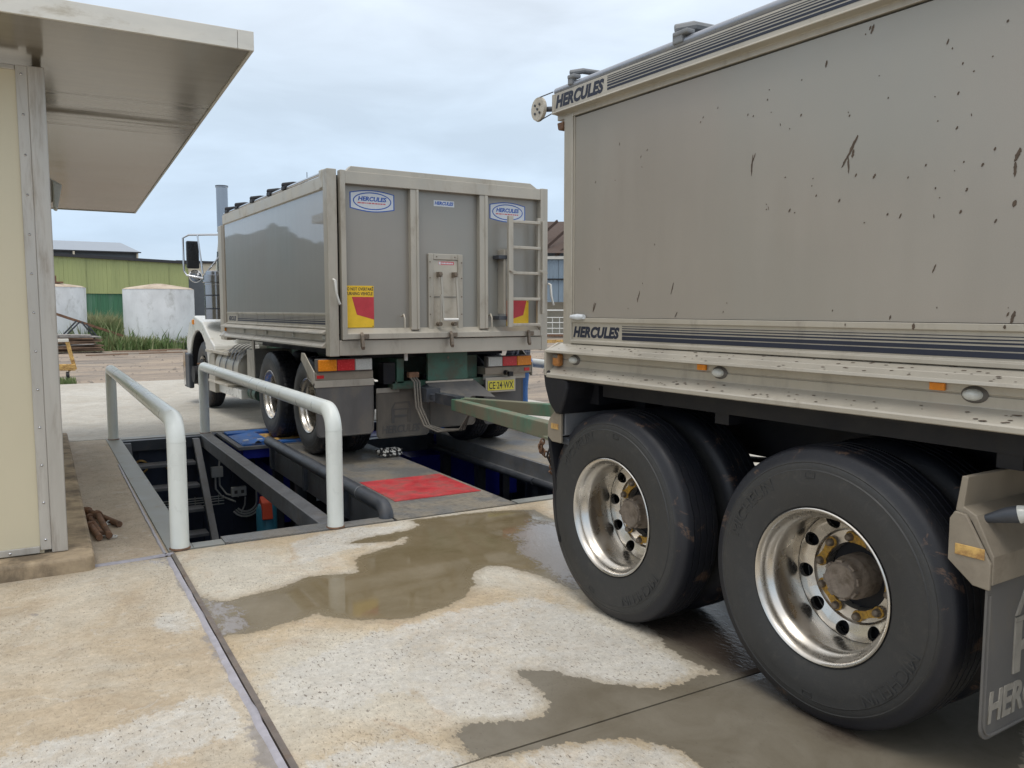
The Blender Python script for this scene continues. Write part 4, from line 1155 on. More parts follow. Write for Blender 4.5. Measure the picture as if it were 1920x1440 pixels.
# long grass and weeds
def grass(name, region, n, h0, h1, seed):
    rnd = random.Random(seed); vs, fs, tint = [], [], []
    for i in range(n):
        x, y = region(rnd)
        if x is None:
            continue
        cl = .5 + .5 * noise.noise(Vector((x * .9, y * .9, seed)))
        h_ = (h0 + (h1 - h0) * rnd.random() ** 1.5) * (.35 + 1.0 * cl)
        a = rnd.random() * PI; w_ = (.012 + .014 * rnd.random()) * (1.4 if h1 > .3 else .5)
        dx, dy = math.cos(a) * w_, math.sin(a) * w_
        lx, ly = rnd.gauss(0, .25) * h_, rnd.gauss(0, .2) * h_
        o = len(vs)
        vs += [(x - dx, y - dy, -.03), (x + dx, y + dy, -.03), (x - dx * .7 + lx * .4, y - dy * .7 + ly * .4, h_ * .6), (x + dx * .7 + lx * .4, y + dy * .7 + ly * .4, h_ * .6), (x + lx, y + ly, h_)]
        fs += [(o, o + 1, o + 3, o + 2), (o + 2, o + 3, o + 4)]
        tv = min(1, max(0, rnd.gauss(.25 + .5 * (h_ > h1 * .8), .2)))
        tint += [tv * .5] * 4 + [tv]
    m = MB(); m.add(vs, fs)
    me = D.meshes.new(name); me.from_pydata(m.v, [], m.f); me.materials.append(m_grass)
    at = me.attributes.new('tint', 'FLOAT', 'POINT'); at.data.foreach_set('value', tint)
    return tag(link(name, me), 'long green weeds and seeding grass in front of the white tanks', 'weeds', kind='stuff')
def reg(r):
    x = r.uniform(1.5, 11); y = r.uniform(34.3, 37.5)
    y -= max(0, (x - 4) * .0)
    if (x - 6.03) ** 2 + (y - 36.9) ** 2 < 1.9 or (x - 1.72) ** 2 + (y - 37.2) ** 2 < 2.7:
        return None, None
    if noise.noise(Vector((x * .6, y * .3, 1))) < -.6:
        return None, None
    return x, y
grass('weeds', reg, 26000, .15, .62, 2)
grass('weeds', reg, 900, .6, 1.15, 9)
grass('weeds', lambda r: (r.uniform(3.3, 5.2), r.uniform(37, 44)), 6000, .6, 1.5, 4)
grass('weeds', lambda r: (r.uniform(.8, 1.5), r.uniform(19.4, 20.2)), 500, .05, .16, 5)
# ================================================================== WHEELS
# local: axle along x, outer face towards -x, bulge of the outer sidewall at x=0
TW = .275
def tyre_mesh(lug=False, n=168):
    prof = [(.030, .288), (.016, .300), (.006, .335), (.000, .375), (.000, .405), (.004, .432), (.0035, .436), (.0075, .440), (.008, .452), (.013, .462), (.0115, .466), (.018, .474), (.026, .497), (.034, .510), (.046, .5185), (.062, .5215)]
    gx = [.080, .118, .157, .195]
    grooves = set()
    for g in gx:
        prof.append((g - .0045, .524)); prof.append((g - .0035, .510)); grooves.add(len(prof) - 1)
        prof.append((g + .0035, .510)); grooves.add(len(prof) - 1); prof.append((g + .0045, .524))
    prof += [(TW - .062, .5215), (TW - .046, .5185), (TW - .030, .505), (TW - .015, .47), (TW - .003, .42), (TW, .385), (TW - .006, .335), (TW - .03, .288)]
    def zig(j, k):
        x = prof[j][0]
        if .065 < x < TW - .065:
            dx = .0019 * (1 if (k // 3) % 2 else -1)
            dr = 0
            if lug and j not in grooves and (k % 4 == 0):
                dr = -.010
            return dx, dr
        if lug and .03 < x < TW - .03 and prof[j][1] > .5 and k % 4 == 0:
            return 0, -.008
        return 0, 0
    m = MB(); m.lathe(prof, n, zig=zig)
    return m
LETTERS = [('MICHELIN', .80, .385, .034), ('MICHELIN', .80 + PI, .385, .034)]
def sidewall_marks(parent_mb):
    """raised block, ring lines and arc lettering on the outer sidewall"""
    for word, th0, r0, hh in LETTERS:
        me = text_mesh(word, .30, hh * 1.35, .0022, bold=0.)
        bt = bmesh.new(); bt.from_mesh(me); bmesh.ops.triangulate(bt, faces=bt.faces); bt.to_mesh(me); bt.free()
        vs = []
        for v in me.vertices:
            th = th0 + (v.co.x - .15) / (r0 + .02)
            rr = r0 + v.co.y
            vs.append((-.0008 - v.co.z, rr * math.cos(th), rr * math.sin(th)))
        parent_mb.add(vs, [tuple(p.vertices) for p in me.polygons])
        D.meshes.remove(me)
    for th in (1.62, 4.9):
        for (ra, rb, ta, tb) in ((.408, .4095, -.05, .05), (.427, .4285, -.05, .05), (.408, .4285, -.05, -.046), (.408, .4285, .046, .05)):
            vs = []
            for x in (-.0022, .004):
                for r in (ra, rb):
                    for t in (th + ta, th + tb):
                        vs.append((x + (.004 if r > .42 else 0), r * math.cos(t), r * math.sin(t)))
            parent_mb.add(vs, [(0, 1, 3, 2), (4, 5, 7, 6), (0, 1, 5, 4), (2, 3, 7, 6), (0, 2, 6, 4), (1, 3, 7, 5)])
def disc_x(r):
    """depth of the dish at radius r"""
    pts = [(.12, .250), (.180, .250), (.190, .242), (.200, .238), (.236, .226), (.2515, .230)]
    for (a, xa), (b, xb) in zip(pts, pts[1:]):
        if a <= r <= b:
            return xa + (xb - xa) * (r - a) / (b - a)
    return pts[0][1] if r < .12 else pts[-1][1]
def rim_mesh():
    m = MB()
    barrel = [(.034, .286), (.020, .292), (.014, .2935), (.011, .290), (.014, .284), (.024, .277), (.040, .272), (.055, .268), (.066, .258), (.078, .249), (.10, .248), (.14, .248), (.18, .250), (.205, .254), (.226, .2515), (.245, .258), (.272, .285)]
    m.lathe(barrel, 96)
    # dish with ten hand holes
    R0, R1, RC, HR_, NP = .1875, .2505, .2195, .0285, 32
    def P(r, t, dx=0):
        return (disc_x(r) + dx, r * math.cos(t), r * math.sin(t))
    half = PI / 10
    for s in range(10):
        tc_ = s * 2 * half
        vs = []
        corner = []
        outerp = []
        for k in range(NP):
            a = 2 * PI * k / NP
            dr, dt = math.cos(a), math.sin(a)
            # rectangle in (r, arc) space
            lims = []
            if dr > 1e-9: lims.append((R1 - RC) / dr)
            if dr < -1e-9: lims.append((R0 - RC) / dr)
            if abs(dt) > 1e-9: lims.append(half * RC / abs(dt))
            q = min(lims)
            outerp.append([RC + dr * q, dt * q / RC])
        for cr_, ct in ((R1, half), (R1, -half), (R0, half), (R0, -half)):
            b = min(range(NP), key=lambda i: (outerp[i][0] - cr_) ** 2 + ((outerp[i][1] - ct) * RC) ** 2)
            outerp[b] = [cr_, ct]
        inner, innb = [], []
        for k in range(NP):
            a = 2 * PI * k / NP
            r, t = RC + HR_ * math.cos(a), tc_ + HR_ * math.sin(a) / RC
            r = max(r, R0 + .002)
            inner.append(P(r, t)); innb.append((disc_x(r) + .022, r * math.cos(t), r * math.sin(t)))
        ov = [P(r, tc_ + t) for r, t in outerp]
        vs = ov + inner + innb
        fs = []
        for k in range(NP):
            j = (k + 1) % NP
            fs.append((k, j, NP + j, NP + k)); fs.append((NP + k, NP + j, 2 * NP + j, 2 * NP + k))
        m.add(vs, fs)
    m.lathe([(disc_x(.1875), .1875), (.240, .1855), (.246, .182), (.250, .178), (.250, .132), (.262, .129), (.285, .129)], 96)
    return m
rimM = rim_mesh()
_r = rimM.build('wheel', m_rim, smooth=38); RIM_ME = _r.data; D.objects.remove(_r)
tm = tyre_mesh(); sidewall_marks(tm)
_t = tm.build('tyre', m_tyre, smooth=32); TYRE_ME = _t.data; D.objects.remove(_t)
_t = tyre_mesh(True).build('tyre', m_tyre, smooth=30); LUG_ME = _t.data; D.objects.remove(_t)
nm = MB(); nm.lathe([(.250, .020), (.246, .021), (.244, .017), (.242, .0165), (.222, .0155), (.214, .012), (.211, .006), (.211, 0)], 14)
_n = nm.build('wheel_nut', m_nut, smooth=40); NUT_ME = _n.data; D.objects.remove(_n)
im = MB(); im.lathe([(.241, .023), (.239, .026), (.234, .024), (.234, .017)], 16)
im.prism([(.016, -.019), (.052, -.015), (.052, .015), (.016, .019)], 'x', .234, .240)
_i = im.build('nut_indicator', m_indic, smooth=40); IND_ME = _i.data; D.objects.remove(_i)
hm = MB(); hm.lathe([(.34, .088), (.215, .085), (.205, .082), (.198, .078), (.175, .073), (.153, .070), (.145, .064), (.147, .058), (.150, 0)], 40)
for k in range(8):
    t = k * PI / 4
    T = Matrix.Rotation(t, 4, 'X')
    hm.box(.152, .174, -.014, .014, .068, .0765, T)
_h = hm.build('hub', m_hub, smooth=35); HUB_ME = _h.data; D.objects.remove(_h)
dm = MB(); dm.lathe([(.285, .245), (.290, .0), ], 40); dm.lathe([(.28, .13), (.42, .13), (.42, 0)], 24)
_d = dm.build('brake_drum', m_black, smooth=35); DRUM_ME = _d.data; D.objects.remove(_d)

def wheel(parent, pos, side, full=False, lug=False, rot=0., steer=0., hub=False):
    """side -1: outer face towards -x, +1: towards +x. pos = point on the axle at the outer sidewall"""
    g = ORG.get(parent.name, Vector((0, 0, 0)))
    w = D.objects.new('wheel', RIM_ME); COL.objects.link(w); w.parent = parent
    w.location = Vector(pos) - g
    w.rotation_euler = (rot, 0, (PI if side > 0 else 0) + steer)
    ORG[w.name] = Vector((0, 0, 0))
    def sub(nm, me, **k):
        o = D.objects.new(nm, me); COL.objects.link(o); o.parent = w
        for a, b in k.items():
            setattr(o, a, b)
        return o
    sub('tyre', LUG_ME if lug else TYRE_ME)
    if full:
        sub('brake_drum', DRUM_ME)
        for i in range(10):
            t = i * PI / 5 + PI / 10
            o = sub('wheel_nut', NUT_ME); o.location = (0, .153 * math.cos(t), .153 * math.sin(t)); o.rotation_euler = (t, 0, 0)
        if full == 2:
            for i in range(0, 10, 2):
                for q, sgn in ((i, 1), (i + 1, -1)):
                    t = q * PI / 5 + PI / 10
                    o = sub('nut_indicator', IND_ME); o.location = (0, .153 * math.cos(t), .153 * math.sin(t)); o.rotation_euler = (t + PI / 2 * sgn + .32 * sgn, 0, 0)
                    o.scale = (1, .9, .9)
    if hub:
        sub('hub', HUB_ME)
    return w

# ================================================================== THE NEAR TRAILER
TX = 2.60                       # side skin plane
TR = thing('dog_trailer', 'near grey tipping dog trailer with mud splashed side panel and polished dual wheels', 'trailer', (3.85, 2.0, 0), 0)
yF, yB = 3.50, -2.4
m = MB(); m.box(TX, TX + .03, yB, yF - .02, 1.508, 2.535); m.build('side_panel', m_panel, TR)
m = MB(); m.box(TX + .0, TX + 2.5, yB - .04, yB, 1.2, 2.65); m.build('tail_panel', m_door, TR)
m = MB(); m.box(5.07, 5.10, yB, yF, 1.2, 2.65); m.build('far_side_panel', m_panel, TR)
m = MB(); m.box(TX + .03, 5.07, yF - .05, yF - .02, 1.2, 2.62); m.build('front_panel', m_panel, TR)
m = MB(); m.box(TX + .03, 5.07, yB, yF - .06, 1.16, 1.20); m.build('floor', m_black, TR)
m = MB(); m.box(TX - .012, TX + .05, yF - .018, yF + .055, 1.19, 2.56); m.build('corner_post', m_alu2, TR, bevel=.004)
m = MB(); m.box(TX - .004, TX - .0005, yF - .03, yF - .02, 1.508, 2.54); m.build('panel_trim', m_alu2, TR)
# lower side rail, drip mouldings, two stepped skirts
m = MB(); m.prism([(TX - .016, 1.506), (TX - .016, 1.484), (TX - .006, 1.480), (TX - .006, 1.392), (TX - .020, 1.388), (TX - .020, 1.372), (TX + .03, 1.372), (TX + .03, 1.506)], 'y', yB, yF - .02)
m.build('lower_rail', m_alu2, TR, bevel=.002)
m = MB(); m.prism([(TX - .004, 1.371), (TX - .055, 1.352), (TX - .057, 1.350), (TX - .100, 1.334), (TX - .103, 1.322), (TX - .05, 1.318), (TX - .0, 1.318)], 'y', yB, yF + .10)
m.build('upper_skirt', m_alu2, TR, bevel=.0015)
m = MB(); m.prism([(TX - .045, 1.3175), (TX - .045, 1.292), (TX - .040, 1.288), (TX - .045, 1.284), (TX - .045, 1.250), (TX - .055, 1.243), (TX - .100, 1.212), (TX - .104, 1.206), (TX - .104, 1.190), (TX - .09, 1.186), (TX + .02, 1.186), (TX + .02, 1.3175)], 'y', yB, yF + .08)
m.build('lower_skirt', m_alu2, TR, bevel=.002)
m = MB(); m.prism([(TX - .02, 1.372), (TX - .103, 1.33), (TX - .103, 1.2), (TX + .3, 1.2), (TX + .3, 1.372)], 'y', yF + .081, yF + .098); m.build('skirt_end', m_alu2, TR)
# stripes
def stripes(y0, y1, zs, x, parent, nm='stripe'):
    for za, zb in zs:
        m = MB(); m.box(x - .0012, x, y0, y1, za, zb); m.build(nm, m_text, parent)
zz = [(1.4655, 1.468), (1.4545, 1.4585), (1.4425, 1.4485), (1.4225, 1.4365), (1.400, 1.4185)]
for s_ in zz:
    pass
stripes(yB, 3.075, zz, TX - .0062, TR)
text('lettering', 'HERCULES', (TX - .0062, 3.47, 1.404), (0, -1, 0), (0, 0, 1), .375, .058, m_text, TR, .0015, bold=.055, shear=.25, spacing=1.06)
# top rail
m = MB(); m.prism([(TX - .045, 2.672), (TX - .045, 2.580), (TX - .050, 2.577), (TX - .050, 2.572), (TX - .02, 2.570), (TX - .008, 2.568), (TX - .008, 2.543), (TX + .05, 2.543), (TX + .05, 2.672)], 'y', yB, yF + .12)
m.build('top_rail', m_alu2, TR, bevel=.002)
m = MB(); m.tube([(TX - .025, yF + .10, 2.684), (TX - .025, 2.9, 2.690), (TX - .025, 1.6, 2.695), (TX - .025, yB, 2.695)], .021, 16); m.build('tarp_tube', m_tube, TR, smooth=50)
stripes(yB, 3.16, [(2.660, 2.6625), (2.6505, 2.654), (2.640, 2.6445), (2.628, 2.634), (2.6135, 2.6225), (2.5975, 2.608)], TX - .0452, TR)
text('lettering', 'HERCULES', (TX - .0452, 3.585, 2.594), (0, -1, 0), (0, 0, 1), .40, .066, m_text, TR, .0015, bold=.055, shear=.25, spacing=1.06)
m = MB(); m.box(TX - .0475, TX - .0452, 3.593, 3.60, 2.565, 2.668); m.build('lettering_border', m_alu, TR)
m = MB(); m.lathe([(0, 0), (0, .012), (.05, .016), (.11, .010), (.12, 0)], 10, (TX - .022, 3.36, 1.511), 'y'); m.build('plastic_scrap', m_sticker, TR, smooth=60)
# roller disc on the front of the tarp tube
m = MB(); m.lathe([(-.014, 0), (-.014, .062), (0, .066), (.006, .062), (.006, 0)], 36, (TX + .0, yF + .30, 2.64)); m.build('roller_disc', m_alu, TR, smooth=40)
m = MB(); m.tube([(TX + .004, yF + .30, 2.64), (TX + .03, yF + .22, 2.63), (TX + .03, yF + .10, 2.61)], .014, 10); m.build('roller_arm', m_steel_dk, TR, smooth=50)
bm1 = MB(); bm1.lathe([(-.004, .006), (-.004, 0)], 6, (0, 0, 0)); bm1.lathe([(0, .006), (-.004, .006)], 6)
for dy, dz in ((0, 0), (.022, .022), (.022, -.022), (-.022, .022), (-.022, -.022)):
    m = MB(); m.lathe([(0, .007), (-.005, .007), (-.005, 0)], 6, (TX - .0145, yF + .30 + dy, 2.64 + dz)); m.build('bolt', m_steel_dk, TR)
m = MB(); m.tube([(TX - .005, yF + .31, 2.702), (TX - .03, yF + .13, 2.692)], .003, 6); m.tube([(TX - .005, yF + .29, 2.578), (TX - .01, yF + .1, 2.60)], .003, 6); m.build('tarp_cord', m_steel_dk, TR)
for y in (3.44, 2.66, 2.02, 1.3, .5):
    sc_ = 1.0 if y < 3.2 else .6
    m = MB(); m.box(TX - .06, TX - .01, y - .045 * sc_, y + .045 * sc_, 2.715, 2.735); m.box(TX - .055, TX - .02, y - .01 * sc_, y + .05 * sc_, 2.685, 2.735)
    m.tube([(TX - .04, y + .05 * sc_, 2.75), (TX + .02, y - .0, 2.762), (TX + .5, y - .02, 2.775)], .024 * sc_, 10)
    m.build('tarp_bow_knuckle', m_knuckle, TR, bevel=.006)
m = MB(); m.prism([(3.556, 2.529), (3.556, 2.495), (3.575, 2.485), (3.60, 2.49), (3.61, 2.529)], 'x', TX - .02, TX + .03); m.build('rail_bracket', m_rust, TR, bevel=.006)
# tarp over the top, low bow
m = MB(); m.prism([(TX + .0, 2.69), (3.2, 2.78), (3.85, 2.80), (4.5, 2.78), (5.1, 2.69), (5.1, 2.672), (TX + .0, 2.672)], 'y', yB, yF - .03); m.build('tarp', m_black, TR)
# lamps along the skirt
for y, z in ((2.447, 1.303), (1.418, 1.303)):
    m = MB(); m.box(TX - .056, TX - .0455, y - .0 + .025, y + .075, 1.2925, 1.317); m.build('side_reflector', m_amber, TR, bevel=.002)
for y in (3.40, 2.40, 1.352, .3):
    m = MB(); m.lathe([(-.010, 0), (-.010, .026), (0, .034)], 28, (0, 0, 0))
    m.v = [(TX - .0455 + v[0], y + v[1] * 1.25, 1.288 + v[2] * .8) for v in m.v]; lb = m.build('marker_lamp', m_lens_dk, TR, smooth=40)
    m = MB(); m.lathe([(-.03, 0), (-.03, .012), (-.022, .022), (-.010, .0245)], 28, (0, 0, 0))
    m.v = [(TX - .0458 + v[0], y + v[1] * 1.25, 1.288 + v[2] * .75) for v in m.v]; m.build('lens', m_clear, lb, smooth=60)
m = MB(); m.box(TX - .085, TX - .0455, 3.50, 3.555, 1.250, 1.3165); m.build('corner_lamp', m_amber_d, TR, bevel=.012)
m = MB(); m.box(TX - .0865, TX - .0455, 3.505, 3.55, 1.292, 1.314); m.build('lamp_base', m_lens_dk, TR, bevel=.006)
# mud splashes
m = MB(); rnd = random.Random(5)
def splat(y0, z0, y1, z1, w_, x=TX - .0012):
    n = 9; vs = []
    for i in range(n + 1):
        t = i / n
        hw = w_ * .5 * (math.sin(PI * min(1, max(.04, t * .96 + .03))) ** .6) * (.75 + .5 * rnd.random())
        yy, zz_ = y0 + (y1 - y0) * t, z0 + (z1 - z0) * t
        dy, dz = y1 - y0, z1 - z0; L = math.hypot(dy, dz) + 1e-9
        ny, nz_ = -dz / L, dy / L
        j = (rnd.random() - .5) * w_ * .25
        vs += [(x, yy + ny * (hw + j), zz_ + nz_ * (hw + j)), (x - .001, yy + ny * j, zz_ + nz_ * j), (x, yy - ny * (hw - j), zz_ - nz_ * (hw - j))]
    fs = []
    for i in range(n):
        a = i * 3
        fs += [(a, a + 1, a + 4, a + 3), (a + 1, a + 2, a + 5, a + 4)]
    m.add(vs, fs)
for q in SPLATS:
    xo = TX - .0012 if q[1] > 1.51 else TX - .0175
    splat(q[0], q[1], q[2], q[3], q[4], xo)
for i in range(14):
    y = rnd.uniform(.9, 3.3); z = rnd.uniform(1.53, 2.5); s = rnd.uniform(.003, .007)
    splat(y, z + s, y - s * .3, z - s, .002 + rnd.random() * .002)
for i in range(150):        # drips on the sloping skirts
    y = rnd.uniform(.9, 3.5); t = rnd.random()
    up_ = rnd.random() < .5
    if up_:
        x, z = TX - .01 - .088 * t, 1.3695 - .034 * t
    else:
        t = rnd.uniform(.15, 1); x, z = TX - .055 - .045 * t, 1.2445 - .031 * t
    r = rnd.uniform(.002, .006) * (1.8 if rnd.random() < .12 else 1)
    vs = [(x + .4 * r * math.sin(a), y + r * 1.5 * math.cos(a) - .5 * r * math.sin(a), z + .0012 + .25 * r * math.sin(a)) for a in [k * PI / 4 for k in range(8)]]
    m.add(vs + [(x, y, z + .002)], [(k, (k + 1) % 8, 8) for k in range(8)])
tag(m.build('mud_splash', m_mud, TR), kind='stuff')

# running gear
YW = (1.89, 3.105)
for y in YW:
    wheel(TR, (2.535, y, .522), -1, 2, hub=True, rot=-.14 if y < 2 else .1)
    wheel(TR, (2.535 + .325 + TW, y, .522), 1, False)
    wheel(TR, (5.165, y, .522), 1, 1, hub=True)
    wheel(TR, (5.165 - .325 - TW, y, .522), -1, False)
    m = MB(); m.tube([(3.05, y, .522), (4.65, y, .522)], .065, 16); m.box(3.3, 3.42, y - .09, y + .09, .44, .62); m.box(4.28, 4.40, y - .09, y + .09, .44, .62)
    m.build('axle', m_black, TR, smooth=50)
for x in (3.30, 4.28):
    m = MB(); m.box(x, x + .11, yB + .3, 4.0, .80, 1.05); m.build('chassis_rail', m_black, TR, bevel=.006)
    for y in YW:
        m = MB()
        for k in range(4):
            z = .60 + .028 * k
            pts = [(y - .5 + i * .1, z + .06 * ((i - 5) / 5) ** 2 + .02 * k) for i in range(11)]
            m.prism(pts + [(p[0], p[1] + .02) for p in pts[::-1]], 'x', x + .015, x + .095)
        m.build('leaf_spring', m_black, TR)
m = MB()
for y in (3.40, 2.5, 1.3, .2, -1.2):
    m = MB(); m.box(2.68, 5.0, y - .04, y + .04, 1.05, 1.155); m.build('cross_member', m_black, TR)
m = MB()
m.box(3.41, 4.28, 2.4, 2.6, .82, 1.0)
m.build('chassis_brace', m_black, TR)
m = MB(); m.box(2.66, 2.72, yB, 3.3, 1.10, 1.16); m.build('floor_runner', m_black, TR); m = MB(); m.box(4.98, 5.04, yB, 3.3, 1.10, 1.16); m.build('floor_runner', m_black, TR)
m = MB(); m.tube([(3.6, 2.5, .72), (3.6, .6, .72)], .14, 20); m.tube([(4.05, 2.0, .7), (4.05, .4, .7)], .13, 20); m.build('air_tank', m_black, TR, smooth=50)
# mudguards: dark curved rubber at front, flaps
m = MB(); P_ = [(3.62, 1.235), (3.60, 1.14), (3.56, 1.05), (3.50, 1.0), (3.46, 1.0), (3.42, 1.08), (3.40, 1.14), (3.40, 1.18)]
m.prism(P_, 'x', TX - .10, TX + .44); m.build('front_guard', m_black, TR, bevel=.012)
m = MB(); m.box(TX + .35, TX + .46, 3.30, 3.5, 1.02, 1.08); m.build('guard_bracket', m_black, TR)
m = MB(); m.box(TX - .055, TX + .60, 3.47, 3.545, .885, 1.028); m.build('guard_beam', m_beam, TR, bevel=.004)
m = MB(); m.box(TX - .055, TX + .40, 3.44, 3.50, .835, .870); m.build('guard_beam', m_steel_dk, TR, bevel=.004)
def endplate(y, parent, xo=TX - .11):
    m = MB(); m.prism([(y + .04, 1.035), (y + .005, 1.04), (y - .075, .93 + .0), (y - .085, .885), (y - .06, .845), (y + .0, .80), (y + .04, .80), (y + .065, .86), (y + .065, .96)], 'x', xo, xo + .012)
    e = m.build('guard_end_plate', m_alu2, parent, bevel=.003)
    return e
m = MB(); m.prism([(3.47, 1.03), (3.505, 1.035), (3.575, .965), (3.59, .93), (3.59, .87), (3.55, .845), (3.47, .845)], 'x', TX - .085, TX - .070)
m.build('guard_end_plate', m_alu_dk, TR, bevel=.003)
m = MB(); m.box(TX - .088, TX - .0855, 3.49, 3.555, .915, .945); m.build('maker_plate', m_oldyel, TR, bevel=.001)
m = MB(); m.prism([(3.60, .86), (3.56, .70), (3.52, .45), (3.50, .30), (3.52, .30), (3.545, .45), (3.59, .70), (3.625, .86)], 'x', TX - .06, TX + .56); m.build('front_flap', m_black, TR)
# rear guard bracket and flap
yr = 1.29
m = MB(); m.prism([(yr + .085, .905), (yr + .085, .775), (yr + .005, .712), (yr - .045, .708), (yr - .045, .79), (yr + .035, .925), (yr + .07, .93)], 'x', TX - .112, TX - .100)
m.build('guard_end_plate', m_alu_dk, TR, bevel=.003)
e = MB(); e.box(TX - .1155, TX - .113, yr - .028, yr + .062, .798, .832); pltm = e.build('maker_plate', m_oldyel, TR, bevel=.0015)
m = MB(); m.prism([(yr + .06, 1.04), (yr + .075, .93), (yr + .025, .905), (yr - .035, .80), (yr - .035, .722), (yr - .047, .722), (yr - .047, .81), (yr + .01, .925), (yr + .05, .945), (yr + .04, 1.04)], 'x', TX - .098, TX + .58)
m.build('guard_beam', m_alu_dk, TR, bevel=.003)
m = MB(); m.tube([(TX - .055, yr + .02, .905), (TX - .035, yr - .045, .93), (TX - .025, yr - .075, .938)], .03, 16, radii=[.010, .024, .027]); lb = m.build('marker_lamp', m_steel_dk, TR, smooth=50)
m = MB(); m.tube([(TX - .025, yr - .076, .938), (TX - .017, yr - .10, .945), (TX - .012, yr - .115, .949)], .03, 16, radii=[.028, .024, .010]); m.build('lens', m_clear, lb, smooth=60)
m = MB(); m.tube([(TX - .09, yr + .01, .895), (TX - .05, yr + .02, .90)], .012, 8); m.build('lamp_stem', m_chrome, TR, smooth=50)
def rr(x0, x1, z0, z1, r, n=6):
    """outline with rounded lower corners"""
    P = [(x0, z1)]
    P += [(x0 + r - r * math.cos(t), z0 + r - r * math.sin(t)) for t in [i * PI / 2 / n for i in range(n + 1)]]
    P += [(x1 - r + r * math.sin(t), z0 + r - r * math.cos(t)) for t in [i * PI / 2 / n for i in range(n + 1)]]
    P.append((x1, z1))
    return P
def flap(x0, x1, z0, z1, y, parent, mat, logo=None, name='mud_flap', rim=True):
    m = MB(); m.prism(rr(x0, x1, z0, z1, .05), 'y', y, y + .008)
    f = m.build(name, mat, parent, bevel=.002)
    if rim:
        m = MB()
        P = rr(x0 + .012, x1 - .012, z0 + .012, z1 - .05, .05)
        m.tube([(p[0], y - .002, p[1]) for p in P], .004, 6); m.build('flap_rib', mat, f)
    if logo:
        cx_, zt, wd = logo
        text('lettering', 'HERCULES', (cx_ - wd / 2, y - .0002, zt), (1, 0, 0), (0, 0, 1), wd, wd * .19, m_letter if mat is m_rubber else m_rubber, f, .006, bold=.03, shear=.12)
        # emblem: an H inside a tipping body outline
        e = MB(); u = wd * .5; x0_, z0_ = cx_ - u / 2, zt + wd * .24
        def bx(a, b, c, d): e.box(x0_ + a * u, x0_ + b * u, y - .005, y + .001, z0_ + c * u, z0_ + d * u)
        bx(0, .16, 0, .62); bx(.84, 1, 0, .62); bx(.16, .84, .26, .38)
        bx(.0, 1., .62, .68)
        e.prism([(x0_, z0_ + .70 * u), (x0_ + .18 * u, z0_ + 1.0 * u), (x0_ + .95 * u, z0_ + 1.0 * u), (x0_ + u, z0_ + .70 * u), (x0_ + .92 * u, z0_ + .70 * u), (x0_ + .88 * u, z0_ + .93 * u), (x0_ + .22 * u, z0_ + .93 * u), (x0_ + .09 * u, z0_ + .70 * u)], 'y', y - .005, y + .001)
        e.build('emblem', m_letter if mat is m_rubber else m_rubber, f, bevel=.0015)
    return f
flap(2.495, 3.11, .225, .74, yr - .038, TR, m_rubber, (2.80, .275, .54))
# A frame drawbar
ap = Vector((3.83, 6.95, .70))
for x, y in ((2.98, 3.95), (4.66, 4.05)):
    pass
m = MB(); m.bar((3.78, 6.95, .63), (2.90, 3.75, .79), .09, .11); m.build('drawbar_leg', m_dgreen, TR, bevel=.006)
m = MB(); m.bar((3.84, 6.95, .64), (4.62, 3.9, .72), .09, .11); m.build('drawbar_leg', m_dgreen, TR, bevel=.006)
m = MB(); m.bar((2.95, 3.72, .86), (4.7, 3.72, .86), .12, .12); m.build('drawbar_cross_beam', m_dgreen, TR, bevel=.006)
m = MB(); m.box(3.25, 4.45, 3.55, 4.0, .84, 1.03); m.build('turntable', m_black, TR, bevel=.01)
m = MB(); m.bar((3.80, 6.9, .66), (3.81, 7.35, .66), .10, .10); m.lathe([(-.03, .03), (-.03, .075), (.03, .075), (.03, .03)], 20, (3.81, 7.40, .66), 'z'); m.build('towing_eye', m_steel_dk, TR)
m = MB(); m.prism([(2.90, 4.12), (3.02, 4.12), (3.0, 4.22), (2.93, 4.24)], 'z', .735, .75); m.build('chain_lug', m_dgreen, TR)
for i in range(13):
    t = i / 12
    p = Vector((2.80 + .06 * t - .03 * math.sin(t * 6), 4.05, .75 - .16 * t))
    a = (i % 2) * PI / 2
    mm = MB(); mm.tube([(p.x + .014 * math.cos(q) * math.cos(a), p.y + .014 * math.cos(q) * math.sin(a), p.z + .018 * math.sin(q)) for q in [k * PI / 5 for k in range(11)]], .0055, 6); mm.build('chain_link', m_rust, TR, smooth=60)
m = MB(); m.tube([(2.86, 4.03, .76), (2.82, 4.03, .66), (2.86, 4.03, .585), (2.93, 4.03, .62), (2.96, 4.0, .74)], .006, 6); m.build('air_line', m_black, TR, smooth=60)
m = MB(); m.tube([(2.86, 4.02, .59), (2.88, 4.02, .565), (2.85, 4.02, .55), (2.83, 4.02, .57)], .008, 6); m.build('hook', m_rust, TR, smooth=60)

